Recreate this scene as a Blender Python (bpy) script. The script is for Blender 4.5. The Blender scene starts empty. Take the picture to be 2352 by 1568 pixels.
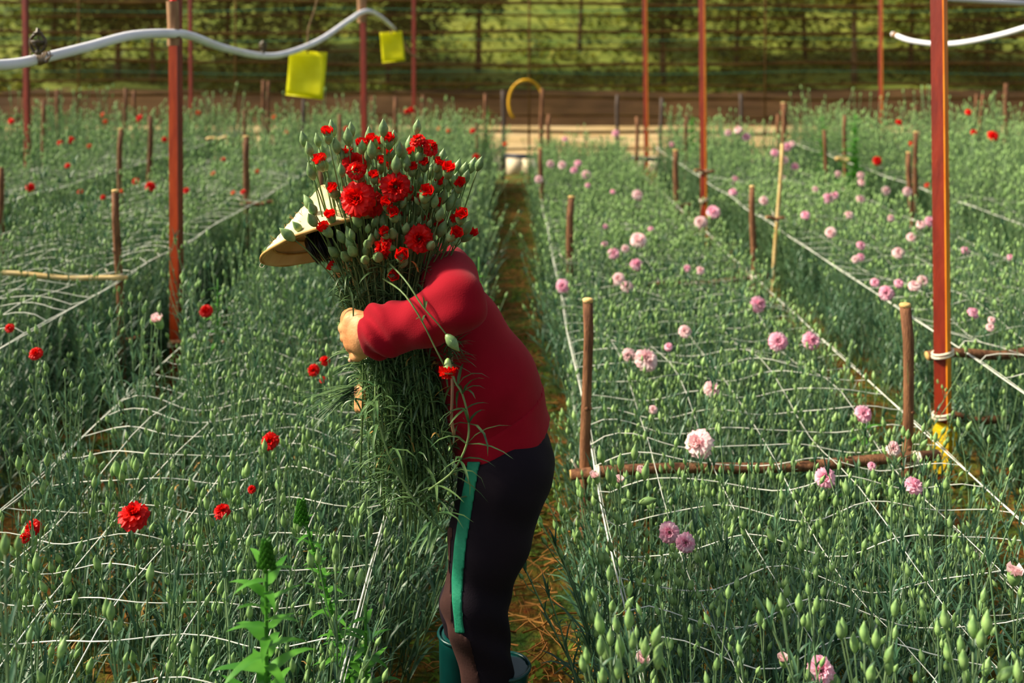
import bpy, math, random
import numpy as np
from mathutils import Vector, Matrix, Quaternion
random.seed(11)
rng = np.random.default_rng(11)
SC = bpy.context.scene
COL = SC.collection
PI = math.pi
V = Vector
# ------------------------------------------------------------------ camera
H = 1.92            # camera height
F = 2352 * 35.0 / 36.0
CX, HY = 1176.0, 130.0
cam_d = bpy.data.cameras.new('camera'); cam = bpy.data.objects.new('camera', cam_d); COL.objects.link(cam)
cam.location = (0, 0, H); cam.rotation_euler = (PI / 2, 0, 0)
cam_d.lens = 35; cam_d.sensor_width = 36; cam_d.sensor_fit = 'HORIZONTAL'
cam_d.shift_y = -(784 - HY) / 2352.0
cam_d.clip_end = 300
cam_d.dof.use_dof = True; cam_d.dof.focus_distance = 2.62; cam_d.dof.aperture_fstop = 2.4
SC.camera = cam
# ------------------------------------------------------------------ light
world = bpy.data.worlds.new('world'); SC.world = world; world.use_nodes = True
SUNV = V((-0.74, 0.03, 0.66)).normalized()      # towards the sun, low on the left and a little behind the flowers
bg = world.node_tree.nodes['Background']
sky = world.node_tree.nodes.new('ShaderNodeTexSky'); sky.sky_type = 'NISHITA'; sky.sun_disc = False
sky.sun_elevation = math.asin(SUNV.z); sky.sun_rotation = math.atan2(SUNV.x, SUNV.y)
sky.air_density = 1.0; sky.dust_density = 3.0; sky.ozone_density = 1.0
film = world.node_tree.nodes.new('ShaderNodeHueSaturation'); film.inputs['Saturation'].default_value = 0.45   # milky roof film evens out the blue
world.node_tree.links.new(sky.outputs[0], film.inputs['Color']); world.node_tree.links.new(film.outputs[0], bg.inputs[0]); bg.inputs[1].default_value = 0.125
sun_d = bpy.data.lights.new('sun', 'SUN'); sun = bpy.data.objects.new('sun', sun_d); COL.objects.link(sun)
sun_d.energy = 6.5; sun_d.angle = math.radians(9); sun_d.color = (1.0, 0.87, 0.66)
sun.rotation_euler = SUNV.to_track_quat('Z', 'Y').to_euler()
SC.view_settings.view_transform = 'Standard'; SC.view_settings.look = 'None'
SC.view_settings.gamma = 1; SC.view_settings.use_curve_mapping = False
SC.view_settings.exposure = 0.22
SC.cycles.max_bounces = 6; SC.cycles.diffuse_bounces = 3; SC.cycles.glossy_bounces = 2
SC.cycles.transmission_bounces = 4; SC.cycles.transparent_max_bounces = 16
SC.cycles.caustics_reflective = False; SC.cycles.caustics_refractive = False


def W(px, py, d):
    """the point that the photograph shows at px, py when it stands d metres from the camera"""
    return V(((px - CX) / F * d, d, H - (py - HY) / F * d))


def depth_at(py, z):
    return F * (H - z) / (py - HY)


def lin(c):
    return tuple((x / 12.92 if x <= 0.04045 else ((x + 0.055) / 1.055) ** 2.4) for x in c)


def rgb(r, g, b):
    return lin((r / 255, g / 255, b / 255)) + (1,)
# ------------------------------------------------------------------ materials


def material(name, a, b=None, scale=8.0, rough=0.6, trans=0.0, bump=0.0, bscale=60.0, rnd=0.0, spec=0.3, detail=3.0,
             stretch=None, contrast=(0.35, 0.65), sheen=0.0, tcol=None):
    """noise between colours a and b, optional per-object brightness change, translucency and fine bump"""
    m = bpy.data.materials.new(name); m.use_nodes = True
    nt = m.node_tree; N = nt.nodes; L = nt.links
    p = N['Principled BSDF']; out = N['Material Output']
    p.inputs['Roughness'].default_value = rough
    p.inputs['Specular IOR Level'].default_value = spec
    if sheen:
        p.inputs['Sheen Weight'].default_value = sheen
    tc = N.new('ShaderNodeTexCoord')
    vec = tc.outputs['Object']
    if stretch:
        mp = N.new('ShaderNodeMapping'); L.new(vec, mp.inputs[0]); mp.inputs['Scale'].default_value = stretch
        vec = mp.outputs[0]
    col = None
    if b is not None:
        nz = N.new('ShaderNodeTexNoise'); nz.inputs['Scale'].default_value = scale; nz.inputs['Detail'].default_value = detail
        L.new(vec, nz.inputs['Vector'])
        cr = N.new('ShaderNodeValToRGB'); cr.color_ramp.elements[0].position = contrast[0]; cr.color_ramp.elements[1].position = contrast[1]
        cr.color_ramp.elements[0].color = a; cr.color_ramp.elements[1].color = b
        L.new(nz.outputs['Fac'], cr.inputs[0]); col = cr.outputs[0]
    else:
        rg = N.new('ShaderNodeRGB'); rg.outputs[0].default_value = a; col = rg.outputs[0]
    if rnd:
        oi = N.new('ShaderNodeObjectInfo'); hs = N.new('ShaderNodeHueSaturation')
        mr = N.new('ShaderNodeMapRange'); mr.inputs[3].default_value = 1 - rnd; mr.inputs[4].default_value = 1 + rnd
        L.new(oi.outputs['Random'], mr.inputs[0]); L.new(mr.outputs[0], hs.inputs['Value']); L.new(col, hs.inputs['Color']); col = hs.outputs[0]
    L.new(col, p.inputs['Base Color'])
    if bump:
        n2 = N.new('ShaderNodeTexNoise'); n2.inputs['Scale'].default_value = bscale; n2.inputs['Detail'].default_value = 4
        L.new(vec, n2.inputs['Vector'])
        bp = N.new('ShaderNodeBump'); bp.inputs['Strength'].default_value = bump; bp.inputs['Distance'].default_value = 0.01
        L.new(n2.outputs['Fac'], bp.inputs['Height']); L.new(bp.outputs[0], p.inputs['Normal'])
    if trans:
        t = N.new('ShaderNodeBsdfTranslucent'); mx = N.new('ShaderNodeMixShader'); mx.inputs[0].default_value = trans
        if tcol:
            t.inputs[0].default_value = tcol
        else:
            L.new(col, t.inputs[0])
        L.new(p.outputs[0], mx.inputs[1]); L.new(t.outputs[0], mx.inputs[2]); L.new(mx.outputs[0], out.inputs[0])
    return m


M = {}
M['leaf'] = material('carnation_leaf', rgb(50, 90, 66), rgb(98, 138, 102), 14, 0.40, 0.25, rnd=0.25, spec=0.5)
M['leaf_far'] = material('carnation_leaf_far', rgb(58, 96, 62), rgb(110, 146, 98), 10, 0.5, 0.25, rnd=0.2)
M['stem'] = material('carnation_stem', rgb(84, 118, 78), rgb(126, 152, 104), 20, 0.45, 0.0, rnd=0.15, spec=0.4)
M['bud'] = material('carnation_bud', rgb(120, 160, 92), rgb(162, 196, 118), 60, 0.42, 0.1, rnd=0.12, spec=0.4)
M['bouquet_leaf'] = material('cut_leaf', rgb(66, 106, 66), rgb(118, 150, 92), 18, 0.36, 0.25, rnd=0.2, spec=0.5)
M['bouquet_stem'] = material('cut_stem', rgb(88, 118, 66), rgb(128, 150, 90), 20, 0.42, 0.0, rnd=0.15)
M['bouquet_bud'] = material('cut_bud', rgb(112, 146, 92), rgb(150, 178, 116), 80, 0.4, 0.05, rnd=0.15, spec=0.4)
M['red'] = material('red_petal', rgb(226, 8, 10), rgb(250, 34, 22), 60, 0.5, 0.35, rnd=0.1)
M['pink'] = material('pink_petal', rgb(255, 176, 206), rgb(255, 222, 234), 40, 0.55, 0.4, rnd=0.06)
M['pale'] = material('pale_petal', rgb(255, 206, 212), rgb(255, 238, 236), 40, 0.55, 0.4, rnd=0.05)
M['orange'] = material('orange_petal', rgb(226, 84, 40), rgb(236, 120, 60), 40, 0.55, 0.3, rnd=0.05)
M['stake'] = material('stake_bark', rgb(92, 58, 38), rgb(142, 98, 66), 9, 0.8, bump=0.6, bscale=40, stretch=(6, 6, 1), rnd=0.12)
M['stake_cut'] = material('stake_cut_end', rgb(200, 160, 92), rgb(226, 192, 130), 50, 0.7)
M['bamboo'] = material('bamboo', rgb(196, 164, 100), rgb(222, 196, 140), 12, 0.5)
M['post'] = material('red_oxide_paint', rgb(108, 26, 8), rgb(136, 40, 13), 5, 0.45, bump=0.15, bscale=30, stretch=(5, 5, 1), spec=0.5)
M['flank_strip'] = material('sunlit_flank_orange', rgb(224, 118, 20), rgb(246, 156, 40), 6, 0.45, stretch=(5, 5, 1))  # sunlight on the right flank of the posts, put into the colour
M['post_orange'] = material('orange_oxide_paint', rgb(136, 44, 12), rgb(166, 62, 18), 5, 0.45, bump=0.15, bscale=30, stretch=(5, 5, 1))
M['string'] = material('net_string', rgb(215, 220, 205), rgb(240, 240, 228), 30, 0.6)
M['twine'] = material('tie_twine', rgb(205, 196, 170), rgb(235, 228, 205), 30, 0.7)
M['pvc'] = material('white_pvc', rgb(226, 226, 232), rgb(246, 246, 250), 4, 0.35)
M['yellow'] = material('sticky_yellow', rgb(244, 240, 8), rgb(252, 250, 40), 12, 0.4, 0.4)
M['yellow_wrap'] = material('yellow_wrap', rgb(226, 184, 8), rgb(246, 214, 30), 14, 0.45, bump=0.5, bscale=24, stretch=(1, 1, 8))
M['wire'] = material('rusty_wire', rgb(110, 84, 50), rgb(150, 122, 82), 30, 0.6)
M['brass'] = material('aged_brass', rgb(52, 42, 26), rgb(96, 78, 42), 60, 0.4, spec=0.6)
M['sleeve'] = material('pipe_sleeve', rgb(138, 100, 70), rgb(176, 136, 98), 8, 0.7, stretch=(6, 6, 1))
M['straw'] = material('dry_straw', rgb(128, 78, 32), rgb(186, 132, 62), 6, 0.7, rnd=0.2)
M['weed'] = material('weed_leaf', rgb(58, 122, 34), rgb(98, 164, 56), 12, 0.45, 0.3, rnd=0.1)
M['sweater'] = material('crimson_jersey', rgb(140, 6, 26), rgb(156, 10, 32), 7, 0.85, bump=0.12, bscale=300, sheen=0.05, spec=0.12)
M['trouser'] = material('dark_trouser_cloth', rgb(22, 16, 25), rgb(30, 21, 30), 5, 0.8, bump=0.1, bscale=250, spec=0.15)
M['brown_cloth'] = material('brown_trouser_cloth', rgb(52, 28, 24), rgb(72, 42, 36), 9, 0.85, bump=0.1, bscale=200)
M['stripe'] = material('green_stripe', rgb(16, 112, 84), rgb(36, 138, 104), 11, 0.7, bump=0.15, bscale=120)
M['boot'] = material('green_rubber', rgb(6, 58, 56), rgb(8, 72, 68), 5, 0.3, spec=0.5)
M['skin'] = material('skin', rgb(206, 140, 88), rgb(224, 164, 112), 22, 0.5, bump=0.15, bscale=120)
M['hair'] = material('black_hair', rgb(18, 12, 12), rgb(34, 24, 22), 40, 0.45, spec=0.5)
M['hat'] = material('palm_leaf_straw', rgb(204, 176, 122), rgb(240, 218, 172), 7, 0.6, trans=0.05, bump=0.4, bscale=16, stretch=(1, 1, 1))
M['hat_rim'] = material('hat_rim_cane', rgb(170, 128, 66), rgb(206, 166, 96), 30, 0.6)
M['eye'] = material('eye_white', rgb(225, 220, 212)); M['lip'] = material('lip', rgb(168, 92, 80))
M['dead'] = material('dry_leaf', rgb(186, 140, 66), rgb(214, 176, 104), 20, 0.7)
M['bark'] = material('tree_bark', rgb(66, 50, 36), rgb(104, 84, 62), 4, 0.9)
M['crown_dark'] = material('tree_leaf_dark', rgb(52, 76, 28), rgb(112, 128, 48), 0.9, 0.6, 0.25, rnd=0.15)
M['crown_light'] = material('tree_leaf_light', rgb(96, 120, 38), rgb(176, 178, 66), 0.9, 0.6, 0.3, rnd=0.15)
M['slope'] = material('grass_slope', rgb(92, 122, 40), rgb(160, 168, 70), 0.55, 0.9, detail=8, contrast=(0.3, 0.7))
M['bank'] = material('earth_bank', rgb(70, 48, 28), rgb(100, 72, 42), 0.8, 0.95, detail=6)
M['sand'] = material('dry_ground_outside', rgb(214, 180, 120), rgb(240, 212, 160), 0.5, 0.95, detail=6)
M['dark_pipe'] = material('dark_pipe', rgb(52, 58, 74), rgb(70, 74, 88), 8, 0.4)
M['grey_post'] = material('weathered_post', rgb(72, 62, 58), rgb(96, 84, 76), 5, 0.8, stretch=(5, 5, 1))
M['white_sheet'] = material('pale_sheet', rgb(236, 214, 176), rgb(250, 236, 208), 2, 0.7)
M['hose'] = material('yellow_hose', rgb(222, 160, 10), rgb(240, 186, 30), 10, 0.4)
M['seam'] = material('net_hem', rgb(84, 58, 20), rgb(112, 84, 34), 3, 0.9)


def ground_material():
    m = bpy.data.materials.new('path_soil'); m.use_nodes = True
    nt = m.node_tree; N = nt.nodes; L = nt.links; p = N['Principled BSDF']; p.inputs['Roughness'].default_value = 0.95
    tc = N.new('ShaderNodeTexCoord')
    a = N.new('ShaderNodeTexNoise'); a.inputs['Scale'].default_value = 5; a.inputs['Detail'].default_value = 8; L.new(tc.outputs['Object'], a.inputs[0])
    cr = N.new('ShaderNodeValToRGB'); e = cr.color_ramp.elements
    e[0].position = 0.36; e[0].color = rgb(58, 84, 24); e[1].position = 0.64; e[1].color = rgb(128, 84, 36)
    x = e.new(0.5); x.color = rgb(92, 92, 34)
    L.new(a.outputs['Fac'], cr.inputs[0])
    b = N.new('ShaderNodeTexNoise'); b.inputs['Scale'].default_value = 45; b.inputs['Detail'].default_value = 6; L.new(tc.outputs['Object'], b.inputs[0])
    mx = N.new('ShaderNodeMix'); mx.data_type = 'RGBA'; mx.blend_type = 'OVERLAY'; mx.inputs[0].default_value = 0.75
    L.new(cr.outputs[0], mx.inputs[6]); L.new(b.outputs['Color'], mx.inputs[7])
    hs = N.new('ShaderNodeHueSaturation'); hs.inputs['Saturation'].default_value = 1.15; L.new(mx.outputs[2], hs.inputs['Color'])
    L.new(hs.outputs[0], p.inputs['Base Color'])
    bp = N.new('ShaderNodeBump'); bp.inputs['Strength'].default_value = 0.9; bp.inputs['Distance'].default_value = 0.03
    L.new(b.outputs['Fac'], bp.inputs['Height']); L.new(bp.outputs[0], p.inputs['Normal'])
    return m


def net_material():
    """woven shade cloth: fine holes let the outside show through"""
    m = bpy.data.materials.new('shade_cloth'); m.use_nodes = True
    nt = m.node_tree; N = nt.nodes; L = nt.links; p = N['Principled BSDF']; out = N['Material Output']
    p.inputs['Base Color'].default_value = rgb(98, 76, 28); p.inputs['Roughness'].default_value = 0.9
    tc = N.new('ShaderNodeTexCoord'); mp = N.new('ShaderNodeMapping'); mp.inputs['Scale'].default_value = (0.5, 1, 14)
    L.new(tc.outputs['Object'], mp.inputs[0])
    nz = N.new('ShaderNodeTexNoise'); nz.inputs['Scale'].default_value = 3; nz.inputs['Detail'].default_value = 4; L.new(mp.outputs[0], nz.inputs[0])
    mr = N.new('ShaderNodeMapRange'); mr.inputs[1].default_value = 0.35; mr.inputs[2].default_value = 0.65
    mr.inputs[3].default_value = 0.30; mr.inputs[4].default_value = 0.62
    L.new(nz.outputs['Fac'], mr.inputs[0])
    t = N.new('ShaderNodeBsdfTransparent'); mx = N.new('ShaderNodeMixShader')
    L.new(mr.outputs[0], mx.inputs[0]); L.new(t.outputs[0], mx.inputs[1]); L.new(p.outputs[0], mx.inputs[2]); L.new(mx.outputs[0], out.inputs[0])
    return m


M['ground'] = ground_material(); M['net'] = net_material()
# ------------------------------------------------------------------ mesh builder


class MB:
    def __init__(s):
        s.v = []; s.f = []; s.mi = []; s.cur = 0

    def add(s, vs, fs):
        o = len(s.v); s.v.extend(vs)
        for f in fs:
            s.f.append(tuple(i + o for i in f)); s.mi.append(s.cur)

    def merge(s, other, mat=None):
        o = len(s.v); s.v.extend(other.v)
        for f, m in zip(other.f, other.mi):
            s.f.append(tuple(i + o for i in f)); s.mi.append(m if mat is None else mat)

    def tube(s, pts, rad, n=6, cap=True, flat=1.0):
        pts = [V(p) for p in pts]; k = len(pts)
        if not hasattr(rad, '__len__'):
            rad = [rad] * k
        t0 = (pts[1] - pts[0]).normalized()
        ref = V((0, 0, 1)) if abs(t0.z) < 0.9 else V((1, 0, 0))
        u = t0.cross(ref).normalized()
        vs = []
        for i, p in enumerate(pts):
            t = (pts[min(i + 1, k - 1)] - pts[max(i - 1, 0)]).normalized()
            u = (u - t * u.dot(t)).normalized(); w = t.cross(u)
            for j in range(n):
                a = 2 * PI * j / n
                vs.append(p + u * (math.cos(a) * rad[i]) + w * (math.sin(a) * rad[i] * flat))
        fs = []
        for i in range(k - 1):
            for j in range(n):
                fs.append((i * n + j, i * n + (j + 1) % n, (i + 1) * n + (j + 1) % n, (i + 1) * n + j))
        if cap:
            fs.append(tuple(range(n - 1, -1, -1))); fs.append(tuple(range((k - 1) * n, k * n)))
        s.add(vs, fs)

    def lathe(s, prof, n, base, axis, cap=True):
        """prof: (radius, height) along axis from base"""
        ax = V(axis).normalized(); q = V((0, 0, 1)).rotation_difference(ax); base = V(base)
        vs = []
        for r, z in prof:
            for j in range(n):
                a = 2 * PI * j / n
                vs.append(base + q @ V((r * math.cos(a), r * math.sin(a), z)))
        fs = []
        for i in range(len(prof) - 1):
            for j in range(n):
                fs.append((i * n + j, i * n + (j + 1) % n, (i + 1) * n + (j + 1) % n, (i + 1) * n + j))
        if cap:
            fs.append(tuple(range(n - 1, -1, -1))); k = len(prof) - 1
            fs.append(tuple(range(k * n, (k + 1) * n)))
        s.add(vs, fs)

    def box(s, lo, hi):
        x0, y0, z0 = lo; x1, y1, z1 = hi
        s.add([(x0, y0, z0), (x1, y0, z0), (x1, y1, z0), (x0, y1, z0), (x0, y0, z1), (x1, y0, z1), (x1, y1, z1), (x0, y1, z1)],
              [(3, 2, 1, 0), (4, 5, 6, 7), (0, 1, 5, 4), (1, 2, 6, 5), (2, 3, 7, 6), (3, 0, 4, 7)])

    def leaf(s, base, az, el, length, width, curl=1.0, seg=3, fold=0.35, twist=0.0):
        """a narrow folded blade that starts at elevation el and bends over by curl radians"""
        p = V(base); L = length / seg
        sd = V((-math.sin(az), math.cos(az), 0))
        vs = []; fs = []
        wp = [0.55, 1.0, 0.85, 0.6, 0.4] if seg > 3 else [0.6, 1.0, 0.7, 0.4]
        for i in range(seg):
            e = el - curl * (i / seg)
            d = V((math.cos(az) * math.cos(e), math.sin(az) * math.cos(e), math.sin(e)))
            nn = d.cross(sd); w = width * wp[i] * 0.5
            sdd = sd * math.cos(twist * i) + nn * math.sin(twist * i)
            up = -nn * (w * fold)
            if up.z < 0 and e < 1.2:
                up = -up
            vs += [p + sdd * w + up, p, p - sdd * w + up]
            p = p + d * L
        vs.append(p)
        for i in range(seg - 1):
            b = 3 * i
            fs += [(b, b + 1, b + 4, b + 3), (b + 1, b + 2, b + 5, b + 4)]
        b = 3 * (seg - 1)
        fs += [(b, b + 1, b + 3), (b + 1, b + 2, b + 3)]
        s.add(vs, fs)

    def mesh(s, name, mats, smooth=True):
        me = bpy.data.meshes.new(name)
        me.from_pydata([tuple(x) for x in s.v], [], s.f)
        for m in (mats if isinstance(mats, (list, tuple)) else [mats]):
            me.materials.append(m)
        if isinstance(mats, (list, tuple)) and len(mats) > 1:
            me.polygons.foreach_set('material_index', s.mi)
        me.polygons.foreach_set('use_smooth', [smooth] * len(s.f))
        me.update()
        return me

    def build(s, name, mats, parent=None, smooth=True):
        return link(name, s.mesh(name, mats, smooth), parent)


def link(name, me, parent=None):
    o = bpy.data.objects.new(name, me); COL.objects.link(o)
    if parent is not None:
        o.parent = parent
    return o


def empty(name, loc=(0, 0, 0)):
    o = bpy.data.objects.new(name, None); o.empty_display_size = 0.1; o.location = loc; COL.objects.link(o); return o


def tag(o, label=None, cat=None, group=None, kind=None):
    if label:
        o['label'] = label
    if cat:
        o['category'] = cat
    if group:
        o['group'] = group
    if kind:
        o['kind'] = kind
    return o


def shift(mb, off):
    off = V(off); mb.v = [V(p) - off for p in mb.v]; return mb


def copy_tree(o, parent=None):
    c = o.copy(); COL.objects.link(c)
    if parent is not None:
        c.parent = parent
    for ch in KIDS.get(o.name, ()):
        copy_tree(ch, c)
    return c


KIDS = {}


def kid(parent, o):
    o.parent = parent; KIDS.setdefault(parent.name, []).append(o); return o


def smooth_path(pts, n):
    """Catmull-Rom through pts"""
    P = [V(p) for p in pts]; P = [P[0] * 2 - P[1]] + P + [P[-1] * 2 - P[-2]]
    out = []; k = len(P) - 3
    for i in range(n):
        t = i / (n - 1) * k; a = min(int(t), k - 1); u = t - a
        p0, p1, p2, p3 = P[a:a + 4]
        out.append(0.5 * ((2 * p1) + (p2 - p0) * u + (2 * p0 - 5 * p1 + 4 * p2 - p3) * u * u + (3 * p1 - p0 - 3 * p2 + p3) * u ** 3))
    return out
# ------------------------------------------------------------------ surface nets for the figure


def surf_net(fn, lo, hi, h):
    lo = np.array(lo, float); hi = np.array(hi, float)
    n = np.ceil((hi - lo) / h).astype(int) + 1
    ax = [lo[i] + h * np.arange(n[i]) for i in range(3)]
    vals = np.empty(tuple(n))
    Y, Z = np.meshgrid(ax[1], ax[2], indexing='ij')
    for i in range(n[0]):
        P = np.stack([np.full(Y.size, ax[0][i]), Y.ravel(), Z.ravel()], 1)
        vals[i] = fn(P).reshape(Y.shape)
    s = vals < 0
    c = s[:-1, :-1, :-1].astype(np.int8)
    tot = np.zeros_like(c)
    for dx in (0, 1):
        for dy in (0, 1):
            for dz in (0, 1):
                tot = tot + s[dx:n[0] - 1 + dx, dy:n[1] - 1 + dy, dz:n[2] - 1 + dz]
    mask = (tot > 0) & (tot < 8)
    idx = -np.ones(mask.shape, int); cells = np.argwhere(mask); idx[mask] = np.arange(len(cells))
    acc = np.zeros((len(cells), 3)); cnt = np.zeros(len(cells))
    corners = [(a, b, c_) for a in (0, 1) for b in (0, 1) for c_ in (0, 1)]
    for i in range(8):
        for j in range(i + 1, 8):
            A = np.array(corners[i]); B = np.array(corners[j])
            if np.abs(A - B).sum() != 1:
                continue
            va = vals[tuple((cells + A).T)]; vb = vals[tuple((cells + B).T)]
            m = (va < 0) != (vb < 0)
            t = np.where(m, va / np.where(m, va - vb, 1), 0)[:, None]
            pt = A + t * (B - A)
            acc[m] += pt[m]; cnt[m] += 1
    pos = lo + (cells + acc / cnt[:, None]) * h
    faces = []
    for a in range(3):
        b, c2 = (a + 1) % 3, (a + 2) % 3
        sl0 = [slice(None)] * 3; sl1 = [slice(None)] * 3
        sl0[a] = slice(0, n[a] - 1); sl1[a] = slice(1, n[a])
        e = s[tuple(sl0)] != s[tuple(sl1)]
        E = np.argwhere(e)
        E = E[(E[:, b] > 0) & (E[:, c2] > 0) & (E[:, b] < n[b] - 1) & (E[:, c2] < n[c2] - 1)]
        ub = np.zeros(3, int); ub[b] = 1; uc = np.zeros(3, int); uc[c2] = 1
        q = np.stack([idx[tuple((E - ub - uc).T)], idx[tuple((E - uc).T)], idx[tuple(E.T)], idx[tuple((E - ub).T)]], 1)
        inside = s[tuple(E.T)]
        q[~inside] = q[~inside][:, ::-1]
        faces.append(q)
    return pos, np.concatenate(faces)


def relax(pos, faces, it, k=0.5):
    for _ in range(it):
        acc = np.zeros_like(pos); c = np.zeros(len(pos))
        for a, b in ((0, 1), (1, 2), (2, 3), (3, 0)):
            np.add.at(acc, faces[:, a], pos[faces[:, b]]); np.add.at(acc, faces[:, b], pos[faces[:, a]])
            np.add.at(c, faces[:, a], 1); np.add.at(c, faces[:, b], 1)
        pos = pos + k * (acc / np.maximum(c, 1)[:, None] - pos)
    return pos


def sdf_object(name, fn, lo, hi, h, m, parent=None, it=2):
    pos, fc = surf_net(fn, lo, hi, h)
    if it:
        pos = relax(pos, fc, it)
    me = bpy.data.meshes.new(name); me.from_pydata(pos.tolist(), [], fc.tolist())
    me.materials.append(m); me.polygons.foreach_set('use_smooth', [True] * len(fc)); me.update()
    return link(name, me, parent)


def cap(P, a, b, ra, rb, sy=1.0):
    a = np.array(a); b = np.array(b)
    S = np.array([1, 1 / sy, 1.0]); Q = (P - a) * S; d = (b - a) * S
    t = np.clip(Q @ d / max(d @ d, 1e-9), 0, 1)
    return np.linalg.norm(Q - t[:, None] * d, axis=1) - (ra + (rb - ra) * t)


def ell(P, c, r):
    Q = (P - np.array(c)) / np.array(r); k = np.linalg.norm(Q, axis=1)
    return (k - 1) * min(r)


def smin(a, b, k):
    h = np.clip(0.5 + 0.5 * (b - a) / k, 0, 1)
    return b + (a - b) * h - k * h * (1 - h)


def smax(a, b, k):
    return -smin(-a, -b, k)


def chain(P, pts, k=0.03, sy=1.0):
    """pts: (point, radius)"""
    d = None
    for (a, ra), (b, rb) in zip(pts[:-1], pts[1:]):
        c = cap(P, a, b, ra, rb, sy); d = c if d is None else smin(d, c, k)
    return d
# ================================================================== SETTING
g = MB(); NX, NY = 60, 60
gv = []
for j in range(NY + 1):
    for i in range(NX + 1):
        x = -16 + 32 * i / NX; y = 0.6 + 16.2 * j / NY
        gv.append((x, y, 0.012 * math.sin(5 * x + 1.3 * y) * math.sin(3.1 * y) - 0.012))
g.add(gv, [(j * (NX + 1) + i, j * (NX + 1) + i + 1, (j + 1) * (NX + 1) + i + 1, (j + 1) * (NX + 1) + i) for j in range(NY) for i in range(NX)])
tag(g.build('ground', M['ground']), 'mossy brown path soil scattered with straw under the flower beds', None, None, 'structure')
WY = 16.8
# outside: dry ground, earth bank, grass slope
o_ = MB(); o_.add([(-40, WY, -0.02), (40, WY, -0.02), (40, 28, 0.0), (-40, 28, 0.0)], [(0, 1, 2, 3)])
tag(o_.build('ground_outside', M['sand']), 'sunlit dry ground beyond the shade net', None, None, 'structure')


def terrain(name, rows, m, lab, nx=50, amp=0.15):
    t = MB(); vs = []
    for y, z in rows:
        for i in range(nx + 1):
            x = -48 + 96 * i / nx
            vs.append((x, y + amp * math.sin(x * 0.9 + y), z + amp * math.sin(x * 0.55 + y * 0.7) * (0 if z == 0 else 1)))
    t.add(vs, [(j * (nx + 1) + i, j * (nx + 1) + i + 1, (j + 1) * (nx + 1) + i + 1, (j + 1) * (nx + 1) + i) for j in range(len(rows) - 1) for i in range(nx)])
    return tag(t.build(name, m), lab, None, None, 'structure')


terrain('hill_bank', [(27.6, 0), (28.2, 0.5), (28.6, 0.85), (29.4, 0.95)], M['bank'], 'brown earth bank beyond the net', amp=0.08)
terrain('hill_slope', [(29.0, 0.85), (31, 1.3), (34, 2.1), (38, 3.3), (44, 5.5), (52, 9)], M['slope'], 'grassy slope rising beyond the net')

# net wall
nw = MB(); vs = []; nx = 70; nz = 14
for j in range(nz + 1):
    for i in range(nx + 1):
        x = -15 + 30 * i / nx; z = 3.6 * j / nz
        vs.append((x, WY + 0.04 * math.sin(1.6 * x + 2 * z) * (1 if 0 < j else 0), z))
nw.add(vs, [(j * (nx + 1) + i, j * (nx + 1) + i + 1, (j + 1) * (nx + 1) + i + 1, (j + 1) * (nx + 1) + i) for j in range(nz) for i in range(nx)])
netw = tag(nw.build('wall_back', M['net']), 'olive brown shade net wall closing the back of the flower house', None, None, 'structure')
for j, z in enumerate([0.36, 0.62, 0.94, 1.22, 1.5, 1.78, 2.05, 2.32, 2.58, 2.84, 3.1]):
    b = MB(); pts = []
    for i in range(61):
        x = -15 + 0.5 * i
        pts.append((x, WY - 0.05 + 0.02 * math.sin(x), z + 0.03 * math.sin(0.42 * x + j) + 0.03 * math.sin(j * 2.7) + 0.012 * math.sin(2.1 * x + 2 * j) - 0.004 * x))
    b.tube(pts, 0.026 if j % 2 else 0.018, 4, True)
    b.build('net_hem', M['seam'], netw)
for j, z in enumerate([1.65, 2.2, 2.7]):
    b = MB(); b.tube([(-15 + 1.0 * i, WY - 0.1, z + 0.03 * math.sin(i + j)) for i in range(31)], 0.005, 4)
    b.build('green_wire', material('green_wire', rgb(58, 140, 110)), netw)
for px in (1215, 1757, 180, 540):
    b = MB(); p = W(px, 100, WY - 0.08)
    b.tube([(p.x, WY - 0.08, 0), (p.x + 0.01, WY - 0.08, 3.6)], 0.018, 5); b.build('net_batten', M['seam'], netw)
# pale sheets at the feet of the wall
for k, (x0, x1, y, z1) in enumerate([(-0.6, 3.0, 16.4, 0.28), (3.2, 5.2, 16.5, 0.24)]):
    b = MB()
    n = 14
    for i in range(n):
        xa = x0 + (x1 - x0) * i / n; xb = x0 + (x1 - x0) * (i + 1) / n
        b.add([(xa, y - 0.1, 0), (xb, y - 0.1, 0), (xb, y + 0.04 * math.sin(i + 1), z1), (xa, y + 0.04 * math.sin(i), z1)], [(0, 1, 2, 3)])
    so = b.build('ground_sheet', M['white_sheet'])
    md = so.modifiers.new('thickness', 'SOLIDIFY'); md.thickness = 0.01
    tag(so, ['pale plastic sheet along the net foot at the end of the path', 'pale plastic sheet along the net foot beyond the pink bed'][k], 'sheet')
# ------------------------------------------------------------------ trees outside


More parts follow.
